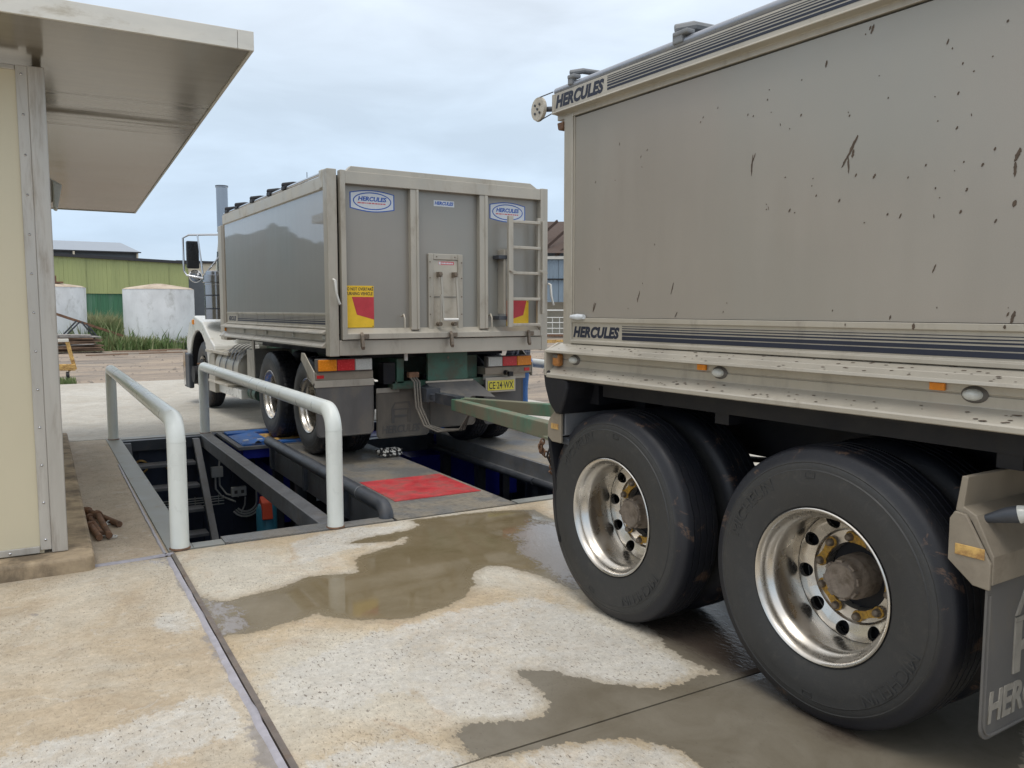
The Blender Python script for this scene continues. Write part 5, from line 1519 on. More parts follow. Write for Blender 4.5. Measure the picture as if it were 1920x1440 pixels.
# ================================================================== THE TRUCK
TK = thing('tipper_truck', 'conventional tipper truck seen from behind with a grey tipping body, chrome stack and white cab', 'truck', (3.98, 9.2, 0), 0)
X0, X1, Y0, Y1 = 2.745, 5.235, 7.50, 11.62
m = MB(); m.box(X0 + .02, X0 + .05, Y0 + .12, Y1, 1.50, 2.69); m.build('side_panel', m_panel_t, TK)
m = MB(); m.box(X1 - .05, X1 - .02, Y0 + .12, Y1, 1.17, 2.69); m.build('side_panel', m_panel_t, TK)
m = MB(); m.box(X0 + .05, X1 - .05, Y1 - .04, Y1 - .0, 1.17, 2.80); m.build('front_panel', m_alu, TK)
m = MB(); m.box(X0 + .051, X1 - .051, Y0 + .14, Y1 - .05, 1.15, 1.19); m.build('floor', m_black, TK)
m = MB(); m.prism([(X0 + .0, 2.82), (X0 + .0, 2.70), (X0 + .03, 2.685), (X0 + .06, 2.685), (X0 + .06, 2.83)], 'y', Y0 + .13, Y1 + .03); m.build('top_rail', m_alu, TK, bevel=.003)
m = MB(); m.prism([(X1 - .0, 2.82), (X1 - .0, 2.70), (X1 - .06, 2.685), (X1 - .06, 2.83)], 'y', Y0 + .13, Y1); m.build('top_rail', m_alu, TK, bevel=.003)
m = MB(); m.tube([(X0 + .03, Y0 + .20, 2.855), (X0 + .03, Y1 + .02, 2.842)], .017, 12); m.build('tarp_tube', m_chrome, TK, smooth=50)
for i, y in enumerate((11.45, 10.93, 10.2, 9.48, 8.92)):
    m = MB(); m.box(X0 - .0, X0 + .05, y - .07, y + .06, 2.835, 2.875); m.tube([(X0 + .02, y + .06, 2.89), (X0 + .1, y - .05, 2.895), (X0 + .7, y - .05, 2.90)], .03, 10); m.build('tarp_bow_knuckle', m_black, TK, bevel=.008)
m = MB(); m.box(X0 - .015, X0 + .045, Y0 + .14, Y0 + .24, 2.70, 2.875); m.build('tube_bracket', m_alu, TK, bevel=.01)
m = MB(); m.tube([(X0 + .3, 9.0, 2.86), (X0 + .3, 9.0, 3.06)], .004, 6); m.build('aerial', m_steel_dk, TK)
m = MB(); m.prism([(X0 + .06, 2.83), (3.4, 2.90), (3.98, 2.92), (4.6, 2.90), (X1 - .06, 2.83), (X1 - .06, 2.80), (X0 + .06, 2.80)], 'y', Y0 + .2, Y1); m.build('tarp', m_black, TK)
# lower rail with stripes + skirts
m = MB(); m.prism([(X0 + .008, 1.515), (X0 + .008, 1.495), (X0 + .016, 1.492), (X0 + .016, 1.375), (X0 + .0, 1.372), (X0, 1.358), (X0 + .05, 1.358), (X0 + .05, 1.515)], 'y', Y0 + .12, Y1 - .02); m.build('lower_rail', m_alu2, TK, bevel=.002)
stripes(Y0 + .12, 11.05, [(1.475, 1.478), (1.461, 1.466), (1.446, 1.452), (1.424, 1.438), (1.400, 1.418)], X0 + .0158, TK)
text('lettering', 'HERCULES', (X0 + .0158, Y1 - .10, 1.40), (0, -1, 0), (0, 0, 1), .40, .062, m_text, TK, .001, bold=.055, shear=.25, spacing=1.06)
m = MB(); m.prism([(X0 + .012, 1.357), (X0 - .055, 1.325), (X0 - .057, 1.31), (X0, 1.304), (X0 + .04, 1.304)], 'y', Y0 + .12, Y1 + .1); m.build('upper_skirt', m_alu2, TK, bevel=.002)
m = MB(); m.prism([(X0 - .002, 1.303), (X0 - .002, 1.245), (X0 - .055, 1.195), (X0 - .057, 1.178), (X0 + .04, 1.172), (X0 + .04, 1.303)], 'y', Y0 + .12, Y1 + .16); m.build('lower_skirt', m_alu2, TK, bevel=.002)
for y in (11.62, 10.65, 9.65, 8.64, 7.70):
    m = MB(); m.lathe([(-.018, 0), (-.018, .02), (0, .03)], 16, (X0 - .002, y, 1.278)); m.build('marker_lamp', m_clear if y != 11.62 else m_amber, TK, smooth=50)
# rear corner posts and tailgate frame
for xa, xb in ((X0 - .02, X0 + .075), (X1 - .07, X1 + .01)):
    m = MB(); m.box(xa, xb, Y0 + .0, Y0 + .118, 1.10, 2.865); m.build('corner_post', m_alu2, TK, bevel=.005)
m = MB(); m.box(X0 + .077, X1 - .072, Y0 + .0, Y0 + .10, 1.105, 1.252); m.build('rear_sill', m_alu2, TK, bevel=.005)
tgY = Y0 - .03
m = MB()
m.box(X0 + .100, X0 + .150, tgY, tgY + .075, 1.258, 2.858)
m.box(X1 - .105, X1 - .072, tgY, tgY + .075, 1.258, 2.858)
m.box(X0 + .1501, X1 - .1051, tgY + .003, tgY + .075, 2.735, 2.852)
m.prism([(tgY + .002, 1.260), (tgY + .002, 1.315), (tgY + .072, 1.368), (tgY + .075, 1.260)], 'x', X0 + .1501, X1 - .1051)
TG = m.build('tailgate_frame', m_alu2, TK, bevel=.004)
m = MB(); m.prism([(X0 + .17, 2.853), (X0 + .22, 2.905), (X1 - .22, 2.905), (X1 - .13, 2.853)], 'y', tgY + .03, tgY + .1); m.build('top_cap', m_alu2, TG, bevel=.004)
m = MB(); m.box(X0 + .1502, X1 - .1052, tgY + .076, tgY + .09, 1.30, 2.80); m.build('skin', m_door, TG)
for xa, xb in ((3.575, 3.668), (4.367, 4.47)):
    m = MB(); m.box(xa, xb, tgY + .012, tgY + .0755, 1.345, 2.734); m.box(xa + .062, xb - .006, tgY + .004, tgY + .0119, 1.35, 2.734); m.build('rib', m_alu2, TG, bevel=.004)
sY = tgY + .0755
def badge(x0, x1, z0, z1, parent):
    cx_, cz = (x0 + x1) / 2, (z0 + z1) / 2; w_, h_ = (x1 - x0) / 2, (z1 - z0) / 2
    def outl(k):
        P = []
        for i in range(9):
            t = -1 + i / 4
            P.append((cx_ + t * w_ * k, cz + (h_ * .72 + h_ * .28 * math.cos(t * PI / 2)) * (k if k == 1 else k - .04)))
        return P + [(2 * cx_ - p[0], 2 * cz - p[1]) for p in P]
    def ell(a, b): return [(cx_ + a * w_ * math.cos(t), cz + b * h_ * math.sin(t)) for t in [i * PI / 18 for i in range(36)]]
    def plate(P, y, mat, nm, par):
        m = MB(); m.add([(p[0], y, p[1]) for p in P], [tuple(range(len(P)))]); return m.build(nm, mat, par)
    m = MB(); m.prism(outl(1), 'y', sY - .001, sY + .0); b = m.build('maker_badge', m_bluetxt, parent)
    plate(outl(.95), sY - .0014, m_sticker, 'badge_field', b)
    plate(ell(.86, .80), sY - .0018, m_bluetxt, 'badge_ring', b)
    plate(ell(.81, .70), sY - .0022, m_sticker, 'badge_centre', b)
    text('lettering', 'HERCULES', (x0 + w_ * .36, sY - .0026, cz - h_ * .02), (1, 0, 0), (0, 0, 1), w_ * 1.28, h_ * .42, m_bluetxt, b, .0, bold=.045, shear=.2)
    m = MB(); rnd = random.Random(2)
    x = x0 + w_ * .34
    while x < x1 - w_ * .42:
        L = rnd.uniform(.008, .035); m.box(x, min(x + L, x1 - w_ * .4), sY - .003, sY - .0026, cz - h_ * .26, cz - h_ * .15); x += L + .006
    m.build('small_print', m_redtxt, b)
badge(2.965, 3.430, 2.490, 2.700, TG)
badge(4.525, 4.975, 2.480, 2.690, TG)
m = MB(); m.box(3.865, 4.10, sY - .0008, sY, 2.595, 2.655); b = m.build('maker_badge', m_sticker, TG)
text('lettering', 'HERCULES', (3.875, sY - .0012, 2.608), (1, 0, 0), (0, 0, 1), .215, .036, m_bluetxt, b, 0., bold=.045, shear=.2)
# warning signs
def sign(x0, x1, z0, z1, words, mirror):
    m = MB(); m.box(x0, x1, sY - .006, sY - .0005, z0, z1); s = m.build('warning_sign', m_yellow, TG, bevel=.002)
    h_ = z1 - z0; w_ = x1 - x0
    f = (lambda t: x1 - t * w_) if mirror else (lambda t: x0 + t * w_)
    tp = .735 if words else 1.0
    P = [(f(.25 if words else .1), z0 + h_ * tp), (f(1), z0 + h_ * tp), (f(1), z0 + h_ * .19), (f(.41 if words else .25), z0 + h_ * (.31 if words else .42))]
    m = MB(); m.add([(p[0], sY - .0066, p[1]) for p in P], [(0, 1, 2, 3)]); m.build('red_panel', m_signred, s)
    if words:
        text('lettering', 'DO NOT OVERTAKE', (x0 + .006, sY - .0066, z0 + h_ * .885), (1, 0, 0), (0, 0, 1), w_ - .012, h_ * .075, m_text, s, 0., bold=.02)
        text('lettering', 'TURNING VEHICLE', (x0 + .010, sY - .0066, z0 + h_ * .775), (1, 0, 0), (0, 0, 1), w_ - .022, h_ * .075, m_text, s, 0., bold=.02)
    for px_, pz_ in ((x0 + .012, z0 + .012), (x1 - .012, z0 + .012), (x0 + .012, z1 - .012), (x1 - .012, z1 - .012)):
        m = MB(); m.lathe([(-.008, 0), (-.008, .006), (-.006, .006)], 8, (px_, sY, pz_), 'y'); m.build('screw', m_steel_dk, s)
sign(2.892, 3.195, 1.372, 1.778, True, False)
sign(4.735, 5.02, 1.372, 1.645, False, True)
# grain hatch
m = MB()
m.box(3.785, 3.845, tgY + .05, sY, 1.345, 2.115); m.box(4.125, 4.185, tgY + .05, sY, 1.345, 2.115); m.box(3.8451, 4.1249, tgY + .05, sY, 2.055, 2.115)
HT = m.build('grain_hatch', m_alu2, TG, bevel=.006)
m = MB(); m.box(3.8455, 4.1245, tgY + .062, sY, 1.30, 2.053); m.build('hatch_slide', m_alu, HT, bevel=.002)
for x in (3.90, 4.075):
    m = MB(); m.box(x - .02, x + .02, tgY - .0, tgY + .061, 1.88, 1.93); m.lathe([(-.01, 0), (-.01, .02), (.0, .02)], 12, (x, tgY, 1.905), 'y'); m.build('pivot_block', m_nut, HT, bevel=.003)
    m = MB(); m.bar((x + .012, tgY + .01, 1.90), (x + .018, tgY - .02, 1.46), .022, .014, (0, 1, 0)); m.build('lever_arm', m_alu2, HT, bevel=.002)
    m = MB(); m.lathe([(-.012, 0), (-.012, .022), (.06, .022)], 12, (x - .005, tgY + .01, 1.40), 'y'); m.build('clamp', m_nut, HT, smooth=40)
m = MB(); m.tube([(3.895, tgY - .01, 1.70), (3.885, tgY - .02, 1.42)], .011, 8); m.build('lever_arm', m_alu2, HT, smooth=50)
m = MB(); m.tube([(3.915, tgY - .025, 1.445), (4.085, tgY - .025, 1.445)], .016, 14); m.build('lever_handle', m_white, HT, smooth=50)
m = MB(); m.box(3.905, 4.085, tgY + .0605, tgY + .0618, 2.005, 2.038); kb = m.build('hatch_label', m_redtxt, HT)
m = MB()
for q_, (xa_, xb_) in enumerate(((3.940, 3.950), (3.953, 3.966), (3.969, 3.985), (3.988, 4.001), (4.004, 4.019), (4.022, 4.036), (4.040, 4.052), (4.056, 4.072))):
    m.box(xa_, xb_, tgY + .0600, tgY + .0604, 2.013, 2.029 - .002 * (q_ % 2))
m.build('small_print', m_sticker, kb)
m = MB(); m.box(3.908, 3.932, tgY + .0598, tgY + .0604, 2.008, 2.035); m.build('label_mark', m_sticker, kb)
for z in (1.50, 1.68, 1.87, 2.03):
    for x in (3.803, 4.168):
        m = MB(); m.lathe([(-.005, 0), (-.005, .007), (0, .007)], 6, (x, tgY + .05, z), 'y'); m.build('bolt', m_nut, HT)
for x in (3.88, 4.09):
    m = MB(); m.lathe([(-.005, 0), (-.005, .007), (0, .007)], 6, (x, tgY + .05, 2.085), 'y'); m.build('bolt', m_nut, HT)
m = MB(); m.box(3.85, 4.12, tgY + .056, tgY + .0618, 1.675, 1.68); m.build('slide_lip', m_steel_dk, HT)
# bottom latches
for x in (3.035, 4.01, 4.965):
    m = MB(); m.box(x - .015, x + .075, tgY - .012, tgY + .001, 1.268, 1.312); m.prism([(tgY - .035, 1.30), (tgY - .012, 1.33), (tgY - .012, 1.19), (tgY - .045, 1.16), (tgY - .055, 1.19)], 'x', x - .02, x + .012); m.build('latch', m_nut, TG, bevel=.004)
for x in (3.49, 4.50):
    m = MB(); m.tube([(x, tgY + .06, 1.48), (x, tgY + .015, 1.50), (x, tgY - .01, 1.46), (x, tgY - .01, 1.36)], .008, 8); m.build('grab_loop', m_alu, TG, smooth=50)
for x in (X0 + .02, X1 + .012):
    m = MB(); m.tube([(x, Y0 - .015, 1.83), (x + .006, Y0 - .05, 1.82), (x + .012, Y0 - .055, 1.70), (x + .04, Y0 - .05, 1.61), (x + .05, Y0 - .045, 1.60)], .013, 10); m.build('grab_handle', m_white, TK, smooth=50)
# ladder (folded out on its hinge)
m = MB()
for xa, xb, ya, z0_ in ((4.655, 4.715, tgY - .10, 1.36), (5.055, 5.10, tgY - .06, 1.36)):
    m.box(xa, xb, ya, ya + .035, z0_, 2.53)
LD = m.build('ladder', m_alu2, TK, bevel=.004)
m = MB(); m.box(5.095, 5.125, tgY - .09, tgY - .062, 1.50, 2.50); m.build('drop_stile', m_alu2, LD, bevel=.004)
for z in (2.475, 2.205, 1.935, 1.66, 1.385):
    m = MB(); m.box(4.70, 5.07, tgY - .09, tgY - .05, z - .016, z + .016); m.build('rung', m_alu2, LD, bevel=.006)
for z in (2.1, 1.46):
    m = MB(); m.box(4.56, 4.66, tgY - .06, tgY + .07, z - .02, z + .02); m.build('hinge', m_steel_dk, LD, bevel=.003)
m = MB(); m.box(4.625, 4.66, tgY - .05, sY, 1.50, 2.18); m.build('hinge_post', m_alu2, LD, bevel=.003)
for xa in (4.66, 5.05):
    m = MB(); m.bar((xa, tgY - .1, 1.97), (xa + .07, tgY - .15, 1.935), .02, .02); m.build('clip', m_alu2, LD)
# chassis, rear crossmember
for x in (3.55, 4.32):
    m = MB(); m.box(x, x + .08, 7.8, 14.2, .78, 1.04); m.build('chassis_rail', m_green, TK, bevel=.004)
m = MB(); m.box(3.87, 4.345, 7.72, 7.76, .80, 1.10); m.build('tow_plate', m_green, TK, bevel=.004)
m = MB(); m.lathe([(-.006, 0), (-.006, .012), (0, .012)], 8, (4.11, 7.72, 1.04), 'y'); m.build('bolt', m_nut, TK)
m = MB(); m.box(3.5, 4.6, 7.80, 7.92, .72, .80); m.build('rear_cross_member', m_green, TK); m = MB(); m.box(3.40, 3.53, 7.8, 7.95, .78, 1.0); m.build('spring_hanger', m_black, TK); m = MB(); m.box(4.42, 4.54, 7.85, 7.95, .80, 1.05); m.build('spring_hanger', m_green, TK, bevel=.004)
m = MB(); m.box(3.2, 4.9, 7.9, 11.5, 1.05, 1.14); m.build('sub_frame', m_black, TK)
m = MB(); m.prism([(3.82, .790), (4.42, .790), (4.545, .565), (4.30, .60), (4.06, .470), (3.97, .56)], 'y', -.006, .006)
g = ORG[TK.name]
for i, v in enumerate(m.v):
    t = (.79 - v[2]) / .32
    m.v[i] = (v[0], 7.70 - .30 * t + v[1] + .02 * math.sin(v[0] * 12), v[2] + .10 * t * t)
m.build('rubber_apron', m_rubber, TK)
m = MB(); m.box(3.83, 4.40, 7.69, 7.705, .782, .80); m.build('apron_strip', m_alu2, TK)
m = MB(); m.tube([(3.86, 7.55, .66), (3.86, 7.75, .70)], .07, 14); m.box(3.74, 3.90, 7.5, 7.8, .60, .74); m.build('tow_coupling', m_steel_dk, TK)
for k, x in enumerate((3.66, 3.69, 3.72)):
    m = MB(); m.tube([(x, 7.74, .86), (x + .01, 7.64, .80), (x, 7.58, .55), (x + .05, 7.50, .36), (x + .16, 7.42, .30 + .01 * k), (x + .35, 7.3, .32), (4.05, 7.15, .5), (3.95, 7.05, .62)], .011, 8); m.build('air_hose', m_rubber_d, TK, smooth=60)
m = MB(); m.box(3.64, 3.76, 7.70, 7.76, .84, .90); m.build('hose_coupling', m_rust, TK, bevel=.01)
m = MB(); m.tube([(3.57, 7.62, 1.10), (3.57, 7.62, 1.03)], .02, 8); m.build('drain_plug', m_white, TK)
# lamps
def lampbar(x0, x1, cols, z0, z1, zb0, yb):
    m = MB(); m.box(x0 - .02, x1 + .02, yb, yb + .25, zb0, z0 - .012); b = m.build('lamp_bar', m_alu_dk, TK, bevel=.004)
    m = MB(); m.box(x0 - .008, x1 + .008, yb - .010, yb + .05, z0 - .012, z1 + .008); b2 = m.build('lamp_housing', m_lens_dk, TK, bevel=.004)
    for (a, c, mt) in cols:
        m = MB(); m.box(a + .003, c - .003, yb - .035, yb - .011, z0, z1); q = m.build('tail_lamp', mt, TK, bevel=.006)
        m = MB()
        for (p, r, s_, t) in ((a + .025, c - .025, z0 + .018, z0 + .022), (a + .025, c - .025, z1 - .022, z1 - .018), (a + .025, a + .029, z0 + .022, z1 - .022), (c - .029, c - .025, z0 + .022, z1 - .022)):
            m.box(p, r, yb - .0365, yb - .035, s_, t)
        m.build('lens_ridge', mt, q)
    return b
yb = 7.62
lampbar(2.635, 3.19, ((2.635, 2.825, m_amber), (2.825, 3.01, m_red), (3.01, 3.19, m_clear)), .955, 1.065, .865, yb)
lampbar(4.59, 5.16, ((4.59, 4.775, m_clear), (4.775, 4.965, m_red), (4.965, 5.16, m_amber)), .925, 1.03, .835, yb + .10)
m = MB(); m.box(2.63, 2.70, yb - .006, yb, .885, .915); m.build('reflector', m_red, TK); m = MB(); m.box(5.08, 5.15, yb + .094, yb + .10, .86, .895); m.build('reflector', m_red, TK)
m = MB(); m.prism([(7.62, .95), (7.62, .84), (7.66, .82), (8.0, 1.05), (7.98, 1.12), (7.9, 1.12)], 'x', 2.60, 2.613); m.build('guard_end_plate', m_alu2, TK, bevel=.004)
m = MB(); m.prism([(7.72, .95), (7.72, .80), (7.76, .80), (8.0, 1.05), (7.95, 1.10)], 'x', 5.185, 5.198); m.build('guard_end_plate', m_alu2, TK, bevel=.004)
m = MB(); m.box(2.61, 3.22, yb + .002, yb + .03, .795, .864); m.build('flap_clamp', m_alu2, TK, bevel=.003)
flap(2.62, 3.215, .305, .80, yb + .01, TK, m_rubber)
flap(3.34, 3.95, .205, .72, 7.86, TK, m_rubber_d, (3.62, .255, .44))
m = MB(); m.box(3.34, 3.60, 7.852, 7.859, .685, .735); m.build('flap_clamp', m_alu2, TK, bevel=.002)
flap(3.955, 4.53, .27, .72, 7.87, TK, m_rubber_d)
flap(4.60, 5.12, .27, .80, 7.80, TK, m_rubber)
m = MB(); m.box(4.585, 5.14, 7.785, 7.799, .77, .835); m.build('flap_clamp', m_alu2, TK, bevel=.003)
m = MB(); m.box(4.84, 4.90, 7.66, 7.70, .81, .86); m.lathe([(-.03, .02), (.02, .03)], 12, (4.82, 7.68, .85), 'y'); m.build('plate_lamp', m_black, TK, bevel=.005)
# number plate
m = MB(); m.box(4.575, 4.965, 7.72, 7.728, .635, .800); m.build('plate_holder', m_alu2, TK, bevel=.003)
m = MB(); m.box(4.60, 4.945, 7.714, 7.719, .655, .765); NP_ = m.build('number_plate', m_plate, TK, bevel=.003)
text('lettering', 'CE·24·WX', (4.612, 7.7135, .672), (1, 0, 0), (0, 0, 1), .32, .078, m_text, NP_, .0, bold=.01)
# wheels
for y in (8.47, 9.84):
    wheel(TK, (2.80, y, .53), -1, 1, True, rot=y, hub=True)
    wheel(TK, (2.80 + .32 + TW, y, .53), 1, False, True)
    wheel(TK, (5.17, y, .53), 1, 1, True, hub=True)
    wheel(TK, (5.17 - .32 - TW, y, .53), -1, False, True)
    m = MB(); m.tube([(3.3, y, .53), (4.65, y, .53)], .09, 16); m.lathe([(-.2, .05), (-.12, .18), (.12, .18), (.2, .05)], 20, (3.98, y, .53)); m.build('drive_axle', m_steel_dk, TK, smooth=50)
wf1 = wheel(TK, (2.82, 13.55, .53), -1, 1, False); wf1.rotation_euler = (0, 0, PI)
wf1.location.x += .0
wf2 = wheel(TK, (5.14, 13.55, .53), 1, 1, False); wf2.rotation_euler = (0, 0, 0)
wf1.location = Vector((2.82 + TW, 13.55, .53)) - g; wf2.location = Vector((5.14 - TW, 13.55, .53)) - g
for x, s in ((2.80, -1), (5.16, 1)):
    for k in range(10):
        t = k * PI / 5
        m = MB(); m.lathe([(0, .017), (s * .05, .015), (s * .055, 0)], 10, (x + s * -.0, 13.55 + .1675 * math.cos(t), .53 + .1675 * math.sin(t))); m.build('wheel_nut', m_rust, TK, smooth=50)
    m = MB(); m.lathe([(s * .0, .12), (s * .02, .11), (s * .05, .07), (s * .06, 0)], 20, (x, 13.55, .53)); m.build('hub', m_hub, TK, smooth=50)
m = MB(); m.tube([(3.1, 13.55, .50), (4.9, 13.55, .50)], .05, 10); m.build('front_axle', m_black, TK)
# cab, bonnet, guards
m = MB(); m.prism([(12.5, .95), (12.5, 2.72), (12.7, 2.80), (13.35, 2.78), (13.75, 2.05), (13.75, .95)], 'x', 3.08, 4.88); CB = m.build('cab', m_white, TK, bevel=.05, seg=3)
m = MB(); m.prism([(13.37, 2.66), (13.70, 2.08), (13.72, 2.08), (13.39, 2.67)], 'x', 3.2, 4.76); m.build('windscreen', m_mirror, CB)
m = MB(); m.box(3.070, 3.079, 12.85, 13.45, 1.75, 2.45); m.build('side_window', m_mirror, CB)
m = MB(); m.box(3.3, 4.66, 12.492, 12.499, 1.9, 2.5); m.build('rear_window', m_mirror, CB)
m = MB(); m.prism([(13.75, 1.0), (13.75, 1.95), (14.55, 1.72), (14.75, 1.5), (14.78, .75), (14.2, .7)], 'x', 3.42, 4.54); m.build('bonnet', m_white, TK, bevel=.06, seg=3)
for xa, xb in ((2.76, 3.42), (4.54, 5.20)):
    n = 14; P = []
    for i in range(n + 1):
        t = -.25 + (PI + .35) * i / n
        P.append((13.55 + .68 * math.cos(t), .60 + .62 * math.sin(t)))
    Q_ = [(14.35, .62), (14.42, 1.05), (14.15, 1.34), (13.75, 1.45), (13.2, 1.36), (12.72, 1.12), (12.45, 1.02), (12.42, .95), (12.80, .88)]
    m = MB(); m.prism(Q_ + P[::-1][1:-1], 'x', xa, xb); m.build('mudguard', m_white, TK, bevel=.02)
    m = MB(); m.lathe([(xa + .02, .60), (xb, .60)], 20, (0, 13.55, .60), a0=-.1, a1=PI + .1); m.build('wheel_arch_liner', m_black, TK)
m = MB(); m.box(2.74, 2.762, 13.78, 13.86, 1.31, 1.385); m.build('indicator_lamp', m_amber, TK, bevel=.006)
m = MB(); m.box(2.752, 2.759, 13.02, 13.10, 1.0, 1.05); m.build('guard_badge', m_steel_dk, TK)
m = MB(); m.prism([(14.10, .26), (14.10, .83), (14.52, .83), (14.60, .6), (14.5, .26)], 'x', 2.72, 2.80); m.box(2.8, 5.2, 14.42, 14.7, .3, .82); m.build('bumper', m_steel_dk, TK, bevel=.02)
m = MB(); m.box(2.715, 2.7195, 14.35, 14.52, .30, .85); m.build('bumper_edge', m_chrome, TK)
# fuel tank, steps, sill, skirts
m = MB(); m.lathe([(0, 0), (0, .22), (.02, .25), (1.30, .25), (1.32, .22), (1.32, 0)], 36, (3.02, 11.15, .74), 'y'); m.build('fuel_tank', m_alu2, TK, smooth=40)
for y in (11.4, 11.8, 12.15):
    m = MB(); m.lathe([(0, .2535), (.045, .2535)], 36, (3.02, y, .74), 'y'); m.build('tank_strap', m_steel_dk, TK)
m = MB(); m.box(2.74, 3.05, 11.55, 12.95, .915, .955); m.build('step_plate', m_alu, TK, bevel=.006)
m = MB(); m.prism([(12.55, .32), (12.55, .90), (12.9, .90), (12.95, .32)], 'x', 2.78, 3.2); m.build('step_box', m_alu2, TK, bevel=.01)
m = MB(); m.box(2.76, 2.98, 11.70, 12.95, .47, .50); m.build('lower_step', m_alu, TK, bevel=.004)
m = MB(); m.box(2.84, 3.1, 11.3, 12.56, .33, .46); m.build('side_skirt', m_white, TK, bevel=.01)
for y in (11.0, 11.2):
    m = MB(); m.lathe([(0, .0), (0, .09), (.16, .09), (.16, 0)], 16, (3.0, y - .1, .42), 'y'); m.build('air_cylinder', m_green, TK, smooth=50)
m = MB(); m.box(2.80, 3.3, 10.50, 10.80, .62, 1.04); m.build('tool_box', m_alu2, TK, bevel=.008)
m = MB(); m.box(2.79, 2.81, 10.42, 10.50, .56, 1.16); m.build('guard_end_plate', m_alu2, TK, bevel=.004)
for k in range(5):
    m = MB(); m.lathe([(0, .27), (.07, .27)], 12, (3.02, 10.95 + k * .17, .82), 'y', a0=PI * .35, a1=PI * .95); m.build('hose_saddle', m_rubber, TK)
# stack, shield, air cleaner, mirror
m = MB(); m.box(2.80, 2.93, 12.00, 12.18, 1.12, 2.72); m.build('stack_shield', m_alu2, TK, bevel=.01)
m = MB(); m.box(2.802, 2.93, 11.84, 11.998, 1.12, 2.72); m.build('stack_shield', m_alu_dk, TK, bevel=.01)
m = MB(); m.lathe([(0, .080), (.62, .080), (.625, .088), (.65, .088), (.65, .07), (.3, .07)], 32, (2.90, 12.28, 2.66), 'z'); m.build('exhaust_stack', m_stack, TK, smooth=40)
m = MB(); m.lathe([(0, .089), (.012, .089)], 32, (2.90, 12.28, 3.297), 'z'); m.build('stack_cap', m_steel_dk, TK)
m = MB(); m.lathe([(0, .0), (0, .17), (.52, .17), (.525, .175), (.55, .175), (.56, .20), (.585, .20), (.59, .18), (.66, .18), (.67, .145), (.72, .14), (.73, .12), (.73, 0)], 40, (2.94, 13.0, 1.40), 'z'); m.build('air_cleaner', m_stack, TK, smooth=35)
for z in (1.55, 1.75, 1.98):
    m = MB(); m.lathe([(0, .1735), (.02, .1735)], 40, (2.94, 13.0, z), 'z'); m.build('band', m_steel_dk, TK)
m = MB(); m.tube([(3.1, 13.2, 2.70), (2.70, 13.65, 2.71), (2.62, 13.7, 2.66), (2.62, 13.7, 2.15), (2.66, 13.68, 2.08), (3.0, 13.3, 2.0)], .016, 10); m.tube([(2.8, 13.5, 2.70), (2.84, 13.4, 2.1)], .014, 8); m.tube([(3.08, 13.2, 2.4), (2.86, 13.4, 2.08)], .014, 8); m.build('mirror_arm', m_chrome, TK, smooth=60)
m = MB(); m.box(2.665, 2.85, 13.66, 13.74, 2.19, 2.62); m.build('mirror', m_mirror, TK, bevel=.02, seg=3)
m = MB(); m.lathe([(-.015, 0), (-.015, .09), (0, .10), (.06, .05), (.07, 0)], 28, (2.78, 13.66, 2.07), 'y'); m.build('spot_mirror', m_chrome, TK, smooth=40)

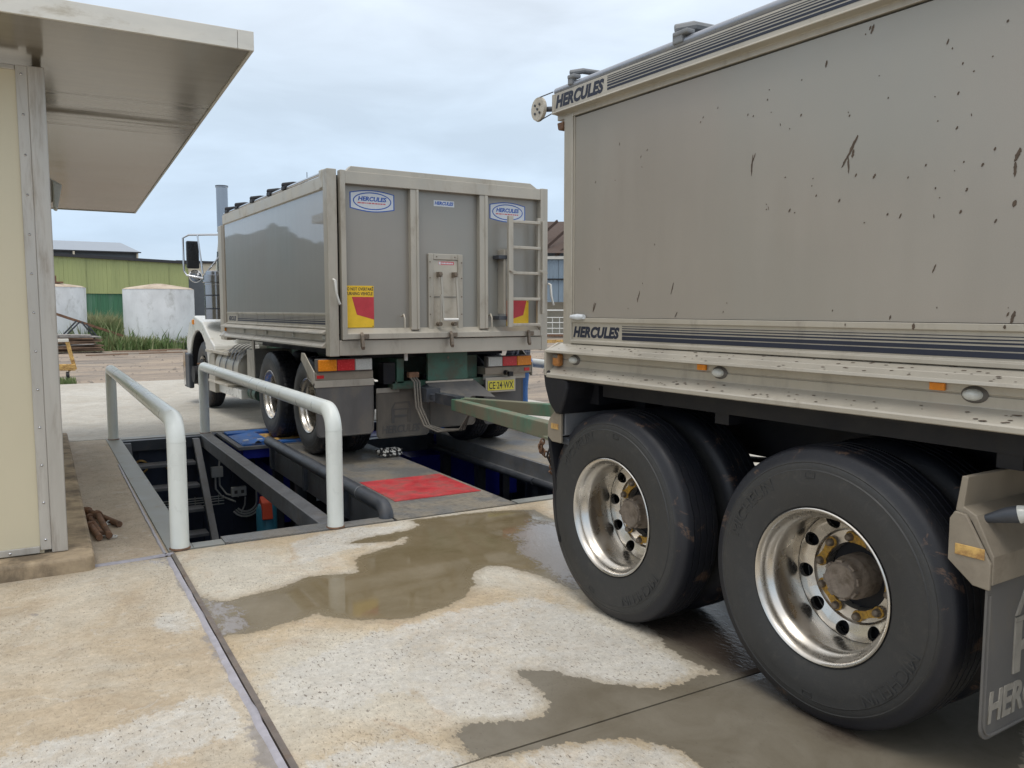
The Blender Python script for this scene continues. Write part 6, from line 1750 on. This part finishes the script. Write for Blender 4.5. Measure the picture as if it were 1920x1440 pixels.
# ================================================================== THE PERSON
def person(px, py, face):
    t = thing('person', 'person in blue jeans and a dark checked shirt standing beyond the truck tail', 'person', (px, py, -.02), face, None, False)
    # local: facing +y
    def skin(name, V, E, R, mat, par, sub=2):
        me = D.meshes.new(name); me.from_pydata(V, E, [])
        o = D.objects.new(name, me); COL.objects.link(o)
        sm = o.modifiers.new('s', 'SKIN')
        for i, r in enumerate(R):
            me.skin_vertices[0].data[i].radius = r if isinstance(r, tuple) else (r, r)
        me.skin_vertices[0].data[0].use_root = True
        o.modifiers.new('d', 'SUBSURF').levels = sub
        o.modifiers['d'].render_levels = sub
        dg = bpy.context.evaluated_depsgraph_get(); dg.update()
        m2 = D.meshes.new_from_object(o.evaluated_get(dg))
        D.objects.remove(o)
        m2.materials.clear(); m2.materials.append(mat)
        m2.polygons.foreach_set('use_smooth', [True] * len(m2.polygons))
        q = D.objects.new(name, m2); COL.objects.link(q); q.parent = par
        return q
    V = [(0, 0, .95), (0, 0, 1.10), (0, .01, 1.28), (0, .01, 1.42), (0, 0, 1.50), (0, .015, 1.58), (0, .02, 1.66), (0, .01, 1.74),
         (.10, 0, .90), (.11, .02, .50), (.11, -.01, .10), (.115, .10, .04), (-.10, 0, .90), (-.11, .02, .50), (-.11, -.01, .10), (-.115, .10, .04),
         (.17, 0, 1.42), (.22, -.02, 1.15), (.22, .08, .92), (.21, .12, .82), (-.17, 0, 1.42), (-.22, -.02, 1.15), (-.22, .08, .92), (-.21, .12, .82)]
    E = [(0, 1), (1, 2), (2, 3), (3, 4), (4, 5), (5, 6), (6, 7), (0, 8), (8, 9), (9, 10), (10, 11), (0, 12), (12, 13), (13, 14), (14, 15), (3, 16), (16, 17), (17, 18), (18, 19), (3, 20), (20, 21), (21, 22), (22, 23)]
    R = [(.15, .11), (.14, .10), (.16, .11), (.14, .09), (.055, .055), (.07, .08), (.078, .095), (.06, .07), .09, .062, .045, .04, .09, .062, .045, .04, .055, .045, .035, .03, .055, .045, .035, .03]
    body = skin('body', V, E, R, m_skin, t)
    jv = [(0, 0, .98), (.10, 0, .88), (.11, .02, .50), (.11, -.01, .10), (-.10, 0, .88), (-.11, .02, .50), (-.11, -.01, .10)]
    skin('jeans', jv, [(0, 1), (1, 2), (2, 3), (0, 4), (4, 5), (5, 6)], [(.17, .13), .105, .082, .068, .105, .082, .068], m_jean, t)
    sv = [(0, 0, .88), (0, 0, 1.10), (0, .01, 1.28), (0, .01, 1.42), (.18, 0, 1.42), (.225, -.02, 1.15), (-.18, 0, 1.42), (-.225, -.02, 1.15), (.222, .08, .93), (-.222, .08, .93)]
    skin('shirt', sv, [(0, 1), (1, 2), (2, 3), (3, 4), (4, 5), (3, 6), (6, 7), (5, 8), (7, 9)], [(.20, .155), (.18, .135), (.185, .13), (.15, .10), .072, .06, .072, .06, .052, .052], m_shirt, t)
    for s in (-1, 1):
        skin('boot', [(s * .11, -.02, .10), (s * .11, -.01, .05), (s * .115, .16, .04)], [(0, 1), (1, 2)], [.06, .055, .045], m_boot, t)
        m = MB(); m.lathe([(-.008, .02), (.008, .02)], 10, (s * .078, .01, 1.65)); m.build('ear', m_skin, t)
        for k in range(5):
            x = s * (.185 + .011 * k); L = (.05, .075, .08, .075, .06)[k]
            q = skin('finger', [(x, .12, .82), (x, .135, .82 - L * .6), (x, .13, .82 - L)], [(0, 1), (1, 2)], [.009, .008, .007], m_skin, t, 1)
        m = MB(); m.lathe([(0, .010), (.006, .007), (.008, 0)], 10, (s * .03, .098, 1.665), 'y'); m.build('eye', m_sticker, t)
    m = MB(); m.prism([(.095, 1.66), (.125, 1.625), (.10, 1.62)], 'x', -.012, .012); m.build('nose', m_skin, t, bevel=.004)
    m = MB(); m.box(-.022, .022, .095, .102, 1.588, 1.596); m.build('mouth', m_redtxt, t)
    skin('hair', [(0, -.02, 1.70), (0, -.01, 1.76)], [(0, 1)], [(.082, .10), (.065, .08)], m_hair, t, 2)
    return t
def shirt_mat():
    t = NT('checked_shirt')
    v = t.coord((1, 1, 1))
    s1 = t.n('ShaderNodeSeparateXYZ'); t.l(v, s1.inputs[0])
    def grid(o, f):
        return t.rng(t.math('PINGPONG', t.math('MULTIPLY', o, f), .5), .44, .48, 0, 1)
    g_ = t.math('MAXIMUM', grid(s1.outputs['X'], 22), grid(s1.outputs['Z'], 22))
    t.l(t.mix(g_, (.028, .032, .048), (.30, .31, .34)), t.b.inputs['Base Color'])
    t.b.inputs['Roughness'].default_value = .85
    return t.m
m_shirt = shirt_mat()
person(5.86, 9.0, .6)
